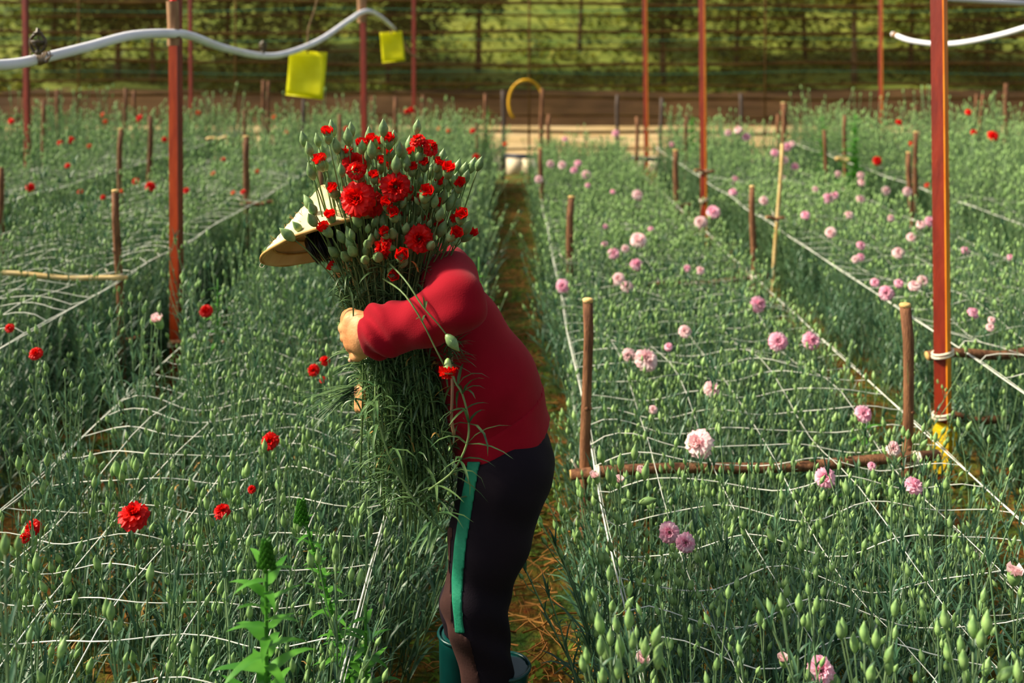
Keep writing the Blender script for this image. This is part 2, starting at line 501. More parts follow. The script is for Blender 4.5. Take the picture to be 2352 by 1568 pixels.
def tree(px, d, hgt, crown_w, crown_z, kind, lean, lab, group=None):
    base = W(px, 0, d); gz = float(np.interp(d, [28, 29.4, 31, 34, 38, 44, 52], [0, 0.95, 1.3, 2.1, 3.3, 5.5, 9])) - 0.15
    r = empty('tree', (base.x, d, gz))
    t = MB(); path = smooth_path([(0, 0, 0), (lean * 0.4, 0, hgt * 0.4), (lean, 0.1, hgt)], 8)
    t.tube(path, [0.12 * hgt / 6 * (1 - 0.09 * i) for i in range(8)], 7)
    for q in range(4):
        a = q * 1.7; s0 = path[4 + q % 3]
        t.tube([s0, s0 + V((math.cos(a) * crown_w * 0.5, math.sin(a) * crown_w * 0.5, hgt * 0.2))], [0.05, 0.02], 5)
    t.build('trunk', M['bark'], r)
    n = 2300 if kind == 'crown_dark' else 1500; cr = MB()
    for i in range(n):
        u = rng.normal(size=3); u /= np.linalg.norm(u); rr = rng.random() ** 0.45
        lump = 1 + 0.25 * math.sin(3 * u[0] + px) * math.cos(4 * u[2])
        p = V((lean + u[0] * crown_w * rr * lump, u[1] * crown_w * rr * lump, crown_z * 0.88 + u[2] * (hgt * 1.15 - crown_z) * rr))
        a, e, sz = rng.random() * 6.28, rng.random() * 1.2 - 0.4, 0.10 + 0.14 * rng.random()
        cr.leaf(p, a, e, sz * 1.6, sz, 0.6, 2)
    tag(cr.build('crown', M[kind], r), kind='stuff')
    tag(r, lab, 'tree', group)


TG = 'trees beyond the shade net'
for args in [
    (120, 31, 5.5, 1.9, 3.4, 'crown_dark', 0.2, 'dark leafy tree beyond the net by the outermost red post on the left'),
    (270, 30.5, 5.2, 1.2, 3.8, 'crown_dark', 0.1, 'thin dark tree beyond the net, second to the left of the wooden pipe sleeve'),
    (352, 30, 5.0, 1.3, 3.9, 'crown_dark', -0.1, 'thick dark trunked tree beyond the net just left of the wooden pipe sleeve'),
    (520, 33, 5.6, 1.9, 3.4, 'crown_dark', 0.2, 'broad dark tree beyond the net above the sag of the white pipe'),
    (690, 32, 5.4, 1.7, 3.2, 'crown_dark', 0.0, 'dark tree beyond the net behind the large yellow card'),
    (890, 30, 4.6, 1.7, 3.0, 'crown_dark', 0.2, 'dark spreading tree beyond the net behind the small yellow card'),
    (1098, 31, 5.6, 1.3, 4.4, 'crown_dark', 0.1, 'bare straight trunk beyond the net left of the yellow hoop'),
    (1330, 34, 4.6, 1.5, 3.9, 'crown_light', 0.2, 'small light green tree beyond the net right of the yellow hoop'),
    (1522, 30.5, 5.6, 1.4, 4.0, 'crown_dark', 0.0, 'thick dark trunk beyond the net between the two middle red posts'),
    (1690, 32, 4.8, 2.0, 3.0, 'crown_light', 0.2, 'bushy yellow green tree beyond the net right of the middle red posts'),
    (1850, 33, 4.8, 2.0, 3.1, 'crown_light', -0.2, 'wide yellow green tree beyond the net between the far red posts on the right'),
    (1962, 30, 5.4, 1.0, 4.4, 'crown_light', 0.0, 'slim grey trunk beyond the net left of the far right red post'),
    (2090, 32, 4.8, 2.0, 3.0, 'crown_light', 0.2, 'yellow green tree beyond the net left of the big near red post'),
    (2265, 31, 4.8, 1.8, 3.0, 'crown_dark', 0.2, 'dark green tree beyond the net right of the big near red post'),
]:
    tree(*args, group=TG)
bs = MB()
for i in range(5200):
    y = 29.2 + 13 * rng.random() ** 1.5; x = (rng.random() - 0.5) * 1.15 * y
    z = float(np.interp(y, [28, 29.4, 31, 34, 38, 44, 52], [0, 0.9, 1.3, 2.1, 3.3, 5.5, 9]))
    hh = 0.25 + 0.5 * rng.random() * (0.5 + 0.5 * math.sin(x * 1.3) * math.sin(y * 1.7 + x))
    bs.cur = int(rng.random() < 0.45)
    bs.leaf((x, y, z - 0.03), rng.random() * 6.28, 1.0, hh, 0.16, 1.3, 3)
tag(bs.build('slope_undergrowth', [M['crown_light'], M['crown_dark']]), 'rough grass and low scrub covering the slope beyond the net', 'undergrowth', kind='stuff')
# ================================================================== STEEL POSTS


def steel_post(px_t, px_b, py_b, wpx, lab, wrap=False, tape=False):
    d = depth_at(py_b, 0.0); s = F / d; hw = wpx / s / 2
    base = W(px_b, py_b, d); top_x = W(px_t, 0, d).x
    zt = 3.3; k = (top_x - base.x) / (W(px_t, 0, d).z)
    r = empty('steel_post', (base.x, d, 0))
    # an angle-sided box section turned slightly so that its right flank shows
    va = math.atan2(base.x, d); turn = -0.38 - va if base.x > 0 else -0.34
    ca, sa = math.cos(turn), math.sin(turn)
    b = MB(); vs = []
    for z in (-0.1, zt):
        for x, y in ((-hw, -hw * 0.6), (hw * 0.75, -hw * 0.6), (hw * 0.75, hw * 0.6), (-hw, hw * 0.6)):
            vs.append((x * ca - y * sa + k * z, x * sa + y * ca, z))
    b.add(vs, [(3, 2, 1, 0), (4, 5, 6, 7), (0, 1, 5, 4), (1, 2, 6, 5), (2, 3, 7, 6), (3, 0, 4, 7)])
    so = b.build('shaft', M['post_orange' if px_t == 403 else 'post'], r, smooth=False)
    bv = so.modifiers.new('edge', 'BEVEL'); bv.width = 0.004; bv.segments = 2
    f = MB(); vs = []  # strip over the flank; on right-hand posts its orange is painted sunlight
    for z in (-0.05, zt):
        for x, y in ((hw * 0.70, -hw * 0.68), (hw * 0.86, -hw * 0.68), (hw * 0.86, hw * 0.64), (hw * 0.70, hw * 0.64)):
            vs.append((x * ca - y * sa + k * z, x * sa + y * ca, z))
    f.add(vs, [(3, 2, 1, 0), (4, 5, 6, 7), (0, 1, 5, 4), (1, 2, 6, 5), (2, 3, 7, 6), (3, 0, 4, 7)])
    tag(f.build('flank_strip', M['flank_strip'] if base.x > 0 else M['post'], r, smooth=False), 'orange strip of sunlight painted on the post flank' if base.x > 0 else None)
    if wrap:
        w_ = MB(); z0, z1 = H - (1085 - HY) / s, H - (968 - HY) / s
        n = 12
        for i in range(n):
            za = z0 + (z1 - z0) * i / n; zb = z0 + (z1 - z0) * (i + 1) / n + 0.004
            e = 1.12 + 0.05 * math.sin(i * 2.3)
            vs = []
            for z in (za, zb):
                for x, y in ((-hw, -hw * 0.62), (hw * 0.8, -hw * 0.62), (hw * 0.8, hw * 0.62), (-hw, hw * 0.62)):
                    vs.append(((x * ca - y * sa) * e + k * z, (x * sa + y * ca) * e, z + 0.012 * math.sin(x * 40 + i)))
            w_.add(vs, [(3, 2, 1, 0), (4, 5, 6, 7), (0, 1, 5, 4), (1, 2, 6, 5), (2, 3, 7, 6), (3, 0, 4, 7)])
        w_.tube([(hw * 1.05, -hw * 0.4, z1 - 0.02), (hw * 1.3, -hw * 0.7, z1 - 0.05), (hw * 1.1, -hw * 0.8, z1 - 0.1)], 0.008, 5)
        tag(w_.build('tape_wrap', M['yellow_wrap'], r, smooth=False), 'yellow tape wound round the foot of the post')
    for py in (tape or ()):
        t = MB(); z = H - (py - HY) / s
        for q in range(2):
            loop = [((math.cos(a) * hw * 1.35 + k * z), math.sin(a) * hw * 1.15, z + 0.014 * q + 0.012 * math.cos(a)) for a in [i * 2 * PI / 14 for i in range(15)]]
            t.tube(loop, 0.006, 5)
        t.build('string_tie', M['twine'], r)
    tag(r, lab, 'post')
    return r, d, hw, k


steel_post(2157, 2168, 1105, 34, 'big near red steel post with yellow tape round its foot', True, (815, 955))
LP = steel_post(403, 407, 898, 28, 'red steel post with a wooden sleeve that carries the white pipe', False, (790,))
steel_post(1613, 1618, 570, 15, 'red steel post at the right edge of the near pink bed, far end', False, (395, 460))
LQ = steel_post(834, 840, 545, 14, 'red steel post rising behind the carried flowers', False, ())
steel_post(1481, 1486, 405, 10, 'thin red steel post at the far end of the pink bed', False, ())
steel_post(951, 951, 410, 9, 'thin red steel post just right of the small yellow card', False, ())
steel_post(437, 441, 425, 9, 'thin red steel post just right of the sleeved post', False, ())
steel_post(58, 67, 560, 14, 'outermost red steel post on the left behind the sprinkler', False, ())
steel_post(2023, 2024, 405, 9, 'thin red steel post at the net, left of the big near post', False, ())
# wooden sleeves on two posts
for (px, y0, y1, wpx, d, lab) in [(398, 3, 105, 27, LP[1] - 0.09, 'brown wooden sleeve'), (831, -40, 52, 20, LQ[1] - 0.08, 'brown wooden sleeve')]:
    b = MB(); a = W(px, y1, d); t = W(px - 2, y0, d); rr = wpx / F * d / 2
    n = 12; root = LP[0] if px < 500 else LQ[0]
    a = a - root.location; t = t - root.location
    b.tube([a, a.lerp(t, 0.5) + V((0.003, 0, 0)), t], rr, n, cap=False)
    b.tube([t, a], rr * 0.78, n, cap=False)
    so = b.build('pipe_sleeve', M['sleeve'], root)
    cp = MB(); cp.tube([t - V((0, 0, 0.06)), t + V((0.005, 0, 0.015))], rr * 0.55, 8); tag(cp.build('rod_end', M['red'], root), 'red rod end inside the sleeve')
    w_ = MB(); zc = (H - (250 if px < 500 else 130) / F * 0)
    w_.tube([a + V((math.cos(q) * rr * 1.1, math.sin(q) * rr * 1.1, 0.05)) for q in [i * 2 * PI / 10 for i in range(11)]], 0.006, 5)
    w_.build('wire_tie', M['wire'], root)
# ------------------------------------------------------------------ water pipe, sprinklers, cards
pp = [(-60, 152, 4.4), (30, 147, 4.6), (95, 134, 4.75), (200, 108, 5.0), (300, 82, 5.3), (390, 77, 5.55), (440, 83, 5.9), (510, 109, 6.6), (600, 128, 7.7), (660, 122, 8.4),
      (735, 92, 9.1), (800, 48, 9.9), (838, 26, 10.3), (870, 36, 10.8), (905, 66, 11.4)]
path = smooth_path([W(*q) for q in pp], 70)
pr = empty('water_pipe', path[0])
b = MB(); b.tube([p - path[0] for p in path], [0.0255] * 45 + [0.0255 - 0.0001 * i for i in range(25)], 12)
b.build('pipe', M['pvc'], pr)
b = MB(); q0 = path[-1]
b.tube([p - path[0] for p in smooth_path([q0, W(925, 95, 11.5), W(945, 125, 11.5), W(966, 135, 11.5)], 10)], 0.012, 6); tag(b.build('drip_line', M['wire'], pr), 'thin brown drip line at the pipe end')
m_ = MB(); w0 = W(85, 137, 4.72)
for i in range(5):
    c = path[10 + 0 * i] * 0 + W(88 + 5 * i, 136 - 1.2 * i, 4.73)
    m_.tube([c - path[0] + V((math.sin(a) * 0.004 * (i - 2), math.cos(a) * 0.029, math.sin(a) * 0.029)) for a in [k * 2 * PI / 10 for k in range(11)]], 0.0035, 5)
m_.tube([W(104, 138, 4.69) - path[0], W(122, 126, 4.69) - path[0]], 0.003, 5); m_.tube([W(66, 134, 4.69) - path[0], W(72, 118, 4.7) - path[0]], 0.003, 5)
m_.build('wire_binding', M['wire'], pr)
tag(pr, 'wavy white water pipe slung from the sleeved red post', 'pipe')


def sprinkler(px, py, d, sc, lab):
    base = W(px, py, d); r = empty('sprinkler', base)
    b = MB(); b.lathe([(0.012, -0.005), (0.013, 0.012), (0.008, 0.016), (0.008, 0.028), (0.012, 0.03), (0.004, 0.036)], 10, (0, 0, 0), (0, 0, 1)); b.build('nozzle', M['brass'], r)
    b = MB(); n = 22
    loop = [(math.sin(a) * 0.034 * sc, 0.0, 0.05 - math.cos(a) * 0.042 * sc) for a in [2 * PI * i / n for i in range(n + 1)]]
    b.tube(loop, 0.0075, 7); b.build('ring_arm', M['brass'], r)
    b = MB(); b.lathe([(0.006, 0.03), (0.030 * sc, 0.045), (0.034 * sc, 0.062), (0.031 * sc, 0.064), (0.012, 0.05)], 14, (0, 0.006, 0), (0, 0, 1)); b.build('spray_cup', M['brass'], r)
    b = MB(); b.lathe([(0.02, 0), (0.022, 0.006), (0.008, 0.012), (0.007, 0.026), (0.002, 0.028)], 10, (0, 0, 0.09 * sc), (0, 0, 1)); b.build('deflector_cap', M['brass'], r)
    b = MB(); b.tube([(-0.012, 0, 0.034), (0.014, 0, 0.042)], 0.005, 6); b.tube([(0, 0, 0.03), (0, 0, 0.085)], 0.003, 5); b.build('spindle', M['brass'], r)
    tag(r, lab, 'sprinkler')


sprinkler(87, 124, 4.66, 1.05, 'ring shaped brass sprinkler head on the white pipe, near end')
sprinkler(604, 122, 7.7, 0.8, 'small brass sprinkler head at the low sag of the white pipe')
# right hand pipe
rp = [(2050, 78, 8.2), (2090, 93, 8.0), (2150, 101, 7.8), (2210, 98, 7.5), (2290, 82, 7.1), (2360, 62, 6.8), (2440, 35, 6.5)]
path2 = smooth_path([W(*q) for q in rp], 36); r = empty('water_pipe', path2[0])
b = MB(); b.tube([p - path2[0] for p in path2], 0.02, 10); b.build('pipe', M['pvc'], r)
b = MB(); b.lathe([(0.014, 0), (0.023, 0.02), (0.023, 0.06)], 10, (0, 0, 0), (path2[2] - path2[0])); b.build('end_cap', M['sleeve'], r)
tag(r, 'cream white pipe end curving behind the big near red post', 'pipe')
b = MB(); b.tube([W(2150, -6, 6), W(2250, 2, 6.1), W(2400, 10, 6.2)], 0.016, 8)
ro = b.build('roof_pipe', M['pvc']); tag(ro, 'thin pale roof pipe above the big near red post', 'pipe')


def card(pts, d, bend, wire, lab):
    c = W(*pts[0], d); r = empty('sticky_card', c); n = 8
    P = [W(x, y, d) - c for x, y in pts]   # tl tr br bl
    b = MB(); vs = []
    for j in range(n + 1):
        for i in range(n + 1):
            u, v = i / n, j / n
            p = P[0].lerp(P[1], u).lerp(P[3].lerp(P[2], u), v)
            p.y += bend * math.sin(u * 2.6 + v) + 0.01 * math.sin(v * 5); vs.append(p)
    b.add(vs, [(j * (n + 1) + i, j * (n + 1) + i + 1, (j + 1) * (n + 1) + i + 1, (j + 1) * (n + 1) + i) for j in range(n) for i in range(n)])
    so = b.build('card', M['yellow'], r); md = so.modifiers.new('thickness', 'SOLIDIFY'); md.thickness = 0.004
    b = MB(); ws = smooth_path([W(*q) - c for q in wire], 12); b.tube(ws, 0.008, 6); b.build('hanging_wire', M['wire'], r)
    b = MB(); b.tube([P[3], P[2]], 0.006, 5); b.build('bottom_fold', M['yellow'], r)
    tag(r, lab, 'insect trap')


card([(664, 115), (751, 120), (743, 228), (656, 217)], 8.9, 0.03, [(733, -20, 8.85), (722, 25, 8.85), (708, 70, 8.85), (707, 122, 8.85)], 'large yellow sticky card hanging from the white pipe')
card([(872, 75), (923, 71), (931, 138), (878, 144)], 11.3, 0.02, [(905, 60, 11.3), (900, 68, 11.3), (897, 78, 11.3)], 'small yellow sticky card at the far end of the white pipe')
# yellow hoop
b = MB(); c = W(1208, 235, 15.56); R_ = 0.27
loop = [c + V((math.cos(a) * R_ * 1.0, 0.03 * math.sin(3 * a), math.sin(a) * R_ * 1.3)) for a in [math.radians(18 + 208 * i / 24) for i in range(25)]]
b.tube(loop, 0.022, 7); tag(b.build('hose_hoop', M['hose']), 'yellow hose bent into a hoop before the net at the path end', 'hose')
# dark pipes and thin posts at the path end
b = MB(); b.tube([W(1150, 357, 15.7), W(1244, 361, 15.5)], 0.036, 8); tag(b.build('barrier_pipe', M['dark_pipe']), 'dark grey pipe barring the end of the middle path', 'pipe')
b = MB(); b.tube([W(1445, 363, 15.3), W(1520, 367, 15.3)], 0.033, 8); tag(b.build('barrier_pipe', M['dark_pipe']), 'dark grey pipe lying beyond the far end of the pink bed', 'pipe')
# ================================================================== STAKES


def stake(px_t, py_t, px_b, d, wpx, lab, m='stake', parts=True, tie=None, zbot=-0.08, group=None, scar=False):
    top = W(px_t, py_t, d); s = F / d; r0 = wpx / s / 2
    pyb = HY + F * H / d
    bot = W(px_b, pyb, d); bot.z = zbot
    o = empty('wooden_stake' if m != 'bamboo' else 'bamboo_cane', (bot.x, d, 0)); off = V((bot.x, d, 0))
    n = 9; pts = []; rad = []
    ph = random.random() * 6
    for i in range(n):
        t = i / (n - 1); p = bot.lerp(top, t) - off
        p.x += r0 * 0.35 * math.sin(t * 5 + ph); p.y += r0 * 0.3 * math.sin(t * 4 + 2 * ph)
        pts.append(p); rad.append(r0 * (1.05 - 0.1 * t + 0.05 * math.sin(t * 11 + ph)))
    pts[-1] = top - off
    b = MB(); b.tube(pts, rad, 9, True); b.build('shaft' if m != 'bamboo' else 'cane', M[m], o)
    if parts:
        b = MB(); tp = top - off
        b.lathe([(rad[-1] * 1.02, -0.008), (rad[-1] * 1.06, 0.002), (rad[-1] * 0.9, 0.006), (rad[-1] * 0.3, 0.007)], 9, tp, pts[-1] - pts[-2])
        tag(b.build('cut_end', M['stake_cut'], o), 'pale cut end')
        for q in range(2):
            t = random.uniform(0.45, 0.85); i = int(t * (n - 1)); c = pts[i]
            a = random.uniform(3.6, 5.8); k = MB()
            k.lathe([(rad[i] * 0.45, 0), (rad[i] * 0.38, rad[i] * 0.3), (rad[i] * 0.15, rad[i] * 0.38)], 7, c + V((math.cos(a), math.sin(a), 0)) * rad[i] * 0.85, (math.cos(a), math.sin(a), 0.3))
            k.build('knot', M[m], o)
    if m == 'bamboo':
        for i in range(1, n - 1):
            k = MB(); k.lathe([(rad[i] * 1.02, -0.008), (rad[i] * 1.25, 0), (rad[i] * 1.02, 0.008)], 8, pts[i], (0, 0, 1), False); k.build('node', M['bamboo'], o)
    if scar:
        z = H - (850 - HY) / s; t = (z - zbot) / (top.z - zbot); p = bot.lerp(top, t) - off
        k = MB(); vs = []
        for i in range(13):
            u = -1 + 2 * i / 12; w = 0.009 * (1 - u * u) ** 0.5
            vs += [p + V((-w + 0.002, -rad[4] * 0.99, u * 0.058)), p + V((w + 0.002, -rad[4] * 0.99, u * 0.058))]
        k.add(vs, [(2 * i, 2 * i + 1, 2 * i + 3, 2 * i + 2) for i in range(12)]); tag(k.build('bark_scar', M['stake_cut'], o), 'long scar of bare pale wood')
    if tie:
        z = H - (tie - HY) / s; t = (z - zbot) / (top.z - zbot); p = bot.lerp(top, t) - off
        k = MB()
        for q in range(3):
            k.tube([p + V((math.cos(a) * r0 * 1.3, math.sin(a) * r0 * 1.3, 0.008 * q + 0.01 * math.sin(a + q))) for a in [i * 2 * PI / 12 for i in range(13)]], 0.004, 5)
        k.tube([p + V((-r0 * 1.2, -r0, 0)), p + V((-r0 * 3, -r0 * 1.4, 0.06))], 0.004, 5)
        k.build('string_tie', M['twine'], o)
    tag(o, lab, 'stake', group)


stake(1350, 689, 1346, 3.75, 24, 'brown bark stake at the near left corner of the pink bed', tie=1085)
stake(2079, 700, 2094, 3.75, 25, 'thick brown stake with a bare wood scar left of the big red post', tie=1055, scar=True)
stake(1313, 452, 1306, 6.77, 17, 'second stake up the left edge of the pink bed', tie=600)
stake(1728, 428, 1737, 6.77, 14, 'dark brown stake behind the second crossbar of the pink bed', tie=640)
stake(1241, 340, 1254, 10.2, 11, 'slim leaning stake at the left edge of the pink bed before the path end', tie=None)
stake(1552, 345, 1560, 10.2, 13, 'crooked stake in the pink bed just left of the second red post', tie=470)
stake(1797, 330, 1772, 7.6, 9, 'pale bamboo cane among the pink flowers of the right bed', m='bamboo', parts=False, tie=505)
stake(1800, 236, 1795, 13.2, 13, 'thick pale stake at the far left edge of the right bed', parts=True)
stake(1787, 262, 1790, 13.4, 8, 'thin stake close beside the thick pale stake in the right bed', parts=False)
stake(2087, 350, 2098, 9.3, 12, 'shorter leaning stake with a pale head left of the big red post, far back', parts=True)
stake(2104, 303, 2103, 9.8, 11, 'taller stake of the pair left of the big red post, far back', parts=True)
stake(1893, 298, 1908, 11.2, 9, 'dark leaning stake in the right bed beside the dark green weed', parts=False)
stake(1941, 264, 1939, 11.6, 9, 'pale stake with a white cross tie by the dark green weed', parts=False, tie=366)
stake(2311, 192, 2308, 13.5, 10, 'stake at the far right end of the red bed near the net', parts=False)
stake(2243, 216, 2238, 13.8, 7, 'left one of two crossed stakes near the far right net', parts=False)
stake(2258, 216, 2236, 13.9, 7, 'slanting one of two crossed stakes near the far right net', parts=False)
stake(2103, 240, 2106, 15.8, 8, 'short dark stake before the net left of the big red post', parts=False)
stake(1463, 268, 1464, 13.6, 9, 'stake at the far end of the pink bed left of the thin red post', parts=False)
stake(1577, 265, 1572, 12.6, 8, 'tall thin stake behind the crooked stake of the pink bed', parts=False)
stake(1520, 225, 1516, 15.3, 9, 'dark stake at the far end of the pink bed right of the thin red post', m='grey_post', parts=False)
stake(1418, 218, 1419, 16.2, 8, 'dark thin stake close to the net beyond the pink bed', m='grey_post', parts=False)
stake(1701, 214, 1700, 16.0, 8, 'dark thin stake close to the net right of the second red post', m='grey_post', parts=False)
stake(1155, 207, 1156, 15.7, 10, 'dark post at the left side of the path end', m='grey_post', parts=False)
stake(1246, 203, 1243, 15.5, 10, 'brown post beside the yellow hoop', parts=False)
stake(1261, 262, 1259, 14.0, 9, 'pale stake at the far left corner of the pink bed', parts=False)
stake(1115, 215, 1117, 15.0, 9, 'stake with a green shoot at the far right end of the red bed', parts=False)
# left side
stake(265, 438, 283, 5.29, 17, 'tall stake with a sunlit edge at the left path crossing', tie=640)
stake(278, 296, 274, 8.3, 12, 'stake in the left red bed above the tall sunlit stake', tie=None)
stake(566, 313, 577, 8.1, 15, 'thick crooked stake between the sleeved post and the straw hat', tie=468)
stake(345, 266, 344, 10.5, 12, 'short stake just left of the sleeved red post', parts=False)
stake(101, 230, 104, 11.5, 10, 'stake beside the outermost red post on the left', parts=False)
stake(289, 202, 289, 13.0, 9, 'upright pale stake of the far pair on the left', parts=False)
stake(308, 208, 312, 13.2, 8, 'leaning pale stake of the far pair on the left', parts=False)
stake(131, 206, 133, 14.2, 8, 'brown far stake right of the outermost red post', parts=False)
stake(42, 244, 41, 13.6, 6, 'thin far stake left of the outermost red post', parts=False)
stake(605, 184, 607, 13.5, 9, 'left one of two stakes below the sag of the white pipe', parts=False)
stake(617, 186, 615, 13.3, 8, 'right one of two stakes below the sag of the white pipe', parts=False)
stake(561, 252, 562, 12.0, 7, 'thin stake above the thick crooked stake on the left', parts=False)
stake(697, 228, 690, 12.4, 8, 'slanting grey stake under the large yellow card', m='grey_post', parts=False)
stake(780, 262, 778, 11.0, 8, 'brown stake just left of the red post behind the flowers', parts=False)
stake(740, 345, 742, 7.4, 13, 'brown stake half hidden behind the carried flowers and hat', parts=False)
stake(857, 220, 857, 14.4, 8, 'far stake just right of the red post behind the flowers', parts=False)
stake(909, 222, 912, 13.2, 10, 'pale stake under the small yellow card', parts=False)
stake(972, 218, 972, 14.8, 8, 'far stake just right of the thin red post', parts=False)
stake(1094, 280, 1097, 13.0, 6, 'dark short stake at the right edge of the far red bed', parts=False)
stake(2, 385, 8, 7.5, 14, 'weathered stake at the outer end of the left red bed', parts=False)


stake(497, 316, 497, 11.0, 7, 'low stake stub under the far small crossbar on the left', parts=False)


def crossbar(a, b_, wpx, lab, m='stake', ties=()):
    A = W(*a); B = W(*b_); c = A.lerp(B, 0.5); r0 = wpx / F * c.y / 2
    o = empty('wooden_crossbar', c); n = 10
    pts = [A.lerp(B, i / (n - 1)) - c + V((0, 0, r0 * 0.5 * math.sin(i * 0.9))) for i in range(n)]
    b = MB(); b.tube(pts, [r0 * (1 + 0.06 * math.sin(i * 2.1)) for i in range(n)], 9); b.build('rod', M[m], o)
    b = MB()
    for p, q in ((pts[0], pts[1]), (pts[-1], pts[-2])):
        e = MB(); e.lathe([(r0 * 0.98, -0.002), (r0 * 0.9, 0.004), (r0 * 0.2, 0.005)], 9, p, p - q); e.build('cut_end', M['stake_cut'], o)
    for t in ties:
        p = A.lerp(B, t) - c; k = MB(); dr = (B - A).normalized()
        for q in range(3):
            k.tube([p + dr * 0.01 * q + V((0, math.cos(a_) * r0 * 1.25, math.sin(a_) * r0 * 1.25)) for a_ in [i * 2 * PI / 10 for i in range(11)]], 0.005, 5)
        k.build('string_tie', M['twine'], o)
    tag(o, lab, 'crossbar')


crossbar((1312, 1090, 3.70), (2157, 1051, 3.70), 24, 'near brown wooden crossbar spanning the pink bed', ties=(0.06, 0.93))
crossbar((1405, 662, 6.72), (1772, 637, 6.72), 14, 'second wooden crossbar across the middle of the pink bed', ties=(0.87,))
crossbar((1465, 480, 10.1), (1586, 472, 10.1), 9, 'third wooden crossbar near the far end of the pink bed')
crossbar((2130, 817, 4.57), (2420, 806, 4.6), 22, 'upper brown crossbar tied to the big near red post')
crossbar((2148, 952, 4.57), (2312, 968, 4.6), 18, 'lower brown crossbar tied to the big near red post')
crossbar((-40, 627, 5.2), (290, 641, 5.2), 12, 'pale bamboo crossbar at the tall sunlit stake', m='bamboo')
crossbar((392, 786, 5.68), (860, 789, 5.5), 11, 'reddish thin crossbar behind the hand across the red bed')
crossbar((250, 783, 5.33), (330, 774, 5.33), 10, 'short dry crossbar at the sleeved red post foot')
crossbar((555, 470, 8.0), (625, 465, 8.0), 9, 'small crossbar tied to the thick crooked stake')
crossbar((475, 320, 11), (522, 316, 11), 8, 'far small crossbar in the left red bed', m='bamboo')
crossbar((1875, 508, 8.5), (2060, 512, 8.5), 9, 'crossbar among the pink flowers of the right bed')
crossbar((1760, 500, 7.55), (1800, 502, 7.55), 8, 'short crossbar on the bamboo cane')
crossbar((1920, 366, 11.55), (1955, 369, 11.55), 10, 'pale short crossbar by the dark green weed', m='bamboo')
crossbar((1596, 392, 9.92), (1640, 395, 9.92), 7, 'short crossbar on the second red post')
# ================================================================== SUPPORT NETS


def disp(x, y, seed, amp):
    return V((0.02 * math.sin(3.1 * y + seed) * amp, 0.028 * math.sin(9.0 * x + 2.2 * y + seed) * amp + 0.02 * math.sin(17 * x + seed),
              (0.022 * math.sin(11 * x + 4 * y + seed) + 0.018 * math.sin(5.0 * y + 2 * x + 2 * seed)) * amp))


def support_net(x0, x1, y0, y1, z0, z1, nl, seed, lab, mesh=0.2, r=0.0019, skew=0.0):
    root = empty('support_net', (x0, y0, 0)); off = V((x0, y0, 0))
    zz = lambda y: z0 + (z1 - z0) * (y - y0) / (y1 - y0)
    for i in range(nl):
        x = x0 + (x1 - x0) * i / (nl - 1); edge = i in (0, nl - 1)
        n = int((y1 - y0) / 0.2) + 1; pts = []
        for j in range(n):
            y = y0 + (y1 - y0) * j / (n - 1)
            pts.append(V((x + skew * (y - y0), y, zz(y))) + disp(x, y, seed, 0.25 if edge else 1.0) - off)
        b = MB(); b.tube(pts, r * (1.45 if edge else 1.0), 4 if edge else 3, False)
        o = b.build('edge_string' if edge else 'long_string', M['string'], root)
        if edge:
            b = MB(); b.tube([p + V((0.008, 0, 0.006 * math.sin(k * 1.3))) for k, p in enumerate(pts)], r * 0.9, 3, False); b.build('edge_string', M['string'], root)
    k = int((y1 - y0) / mesh)
    for j in range(k + 1):
        y = y0 + mesh * j; pts = []
        n = (nl - 1) * 4 + 1 if y < 8 else (nl - 1) * 2 + 1
        for i in range(n):
            x = x0 + (x1 - x0) * i / (n - 1); e = 0.25 if i in (0, n - 1) else 1.0
            pts.append(V((x + skew * (y - y0), y, zz(y))) + disp(x, y, seed, e) - off)
        b = MB(); b.tube(pts, r, 3, False); b.build('cross_string', M['string'], root)
    tag(root, lab, 'net')


support_net(0.30, 1.62, 1.7, 14.6, 0.44, 0.46, 7, 0.7, 'white string net stretched over the pink bed right of the path', 0.19)
support_net(-1.64, -0.40, 1.7, 15.0, 0.46, 0.55, 7, 2.1, 'white string net stretched over the red bed left of the path', 0.19)
support_net(0.30, 1.62, 1.9, 5.6, 0.2, 0.2, 5, 4.7, 'lower string net level under the near pink bed net', 0.38, 0.0014)
support_net(-1.64, -0.40, 1.9, 6.6, 0.22, 0.22, 5, 5.7, 'lower string net level under the near red bed net', 0.38, 0.0014)
support_net(2.08, 3.32, 4.0, 14.6, 0.56, 0.6, 7, 3.3, 'white string net over the pink bed behind the big red post', 0.2)
support_net(-3.35, -2.05, 3.6, 14.8, 0.75, 0.78, 7, 1.4, 'white string net over the outer left red bed', 0.2)
support_net(4.0, 5.3, 7.6, 14.8, 0.6, 0.7, 6, 6.1, 'white string net over the outermost right red bed', 0.22)
support_net(-5.2, -3.95, 7.0, 14.8, 0.78, 0.8, 6, 0.2, 'white string net over the outermost left red bed', 0.22)
# ================================================================== PERSON
PD = 2.69


def w(px, py, dy=0.0):
    return tuple(W(px, py, PD + dy))


pelvis = V(w(1150, 1765, 0)); person = empty('person', (pelvis.x, PD, 0))
PO = np.array(person.location)
S_L, E_L, R_L = w(1036, 638, -0.11), w(1050, 700, -0.27), w(846, 768, -0.20)
S_R, E_R, R_R = w(1035, 640, 0.16), w(930, 800, 0.16), w(850, 925, 0.02)
HIP_L, KNEE_L, ANK_L = w(1158, 1070, -0.085), w(1092, 1385, -0.085), w(1140, 1660, -0.085)
HIP_R, KNEE_R, ANK_R = w(1158, 1070, 0.085), w(1080, 1385, 0.10), w(1058, 1650, 0.10)
HEAD = w(826, 556, 0.05)


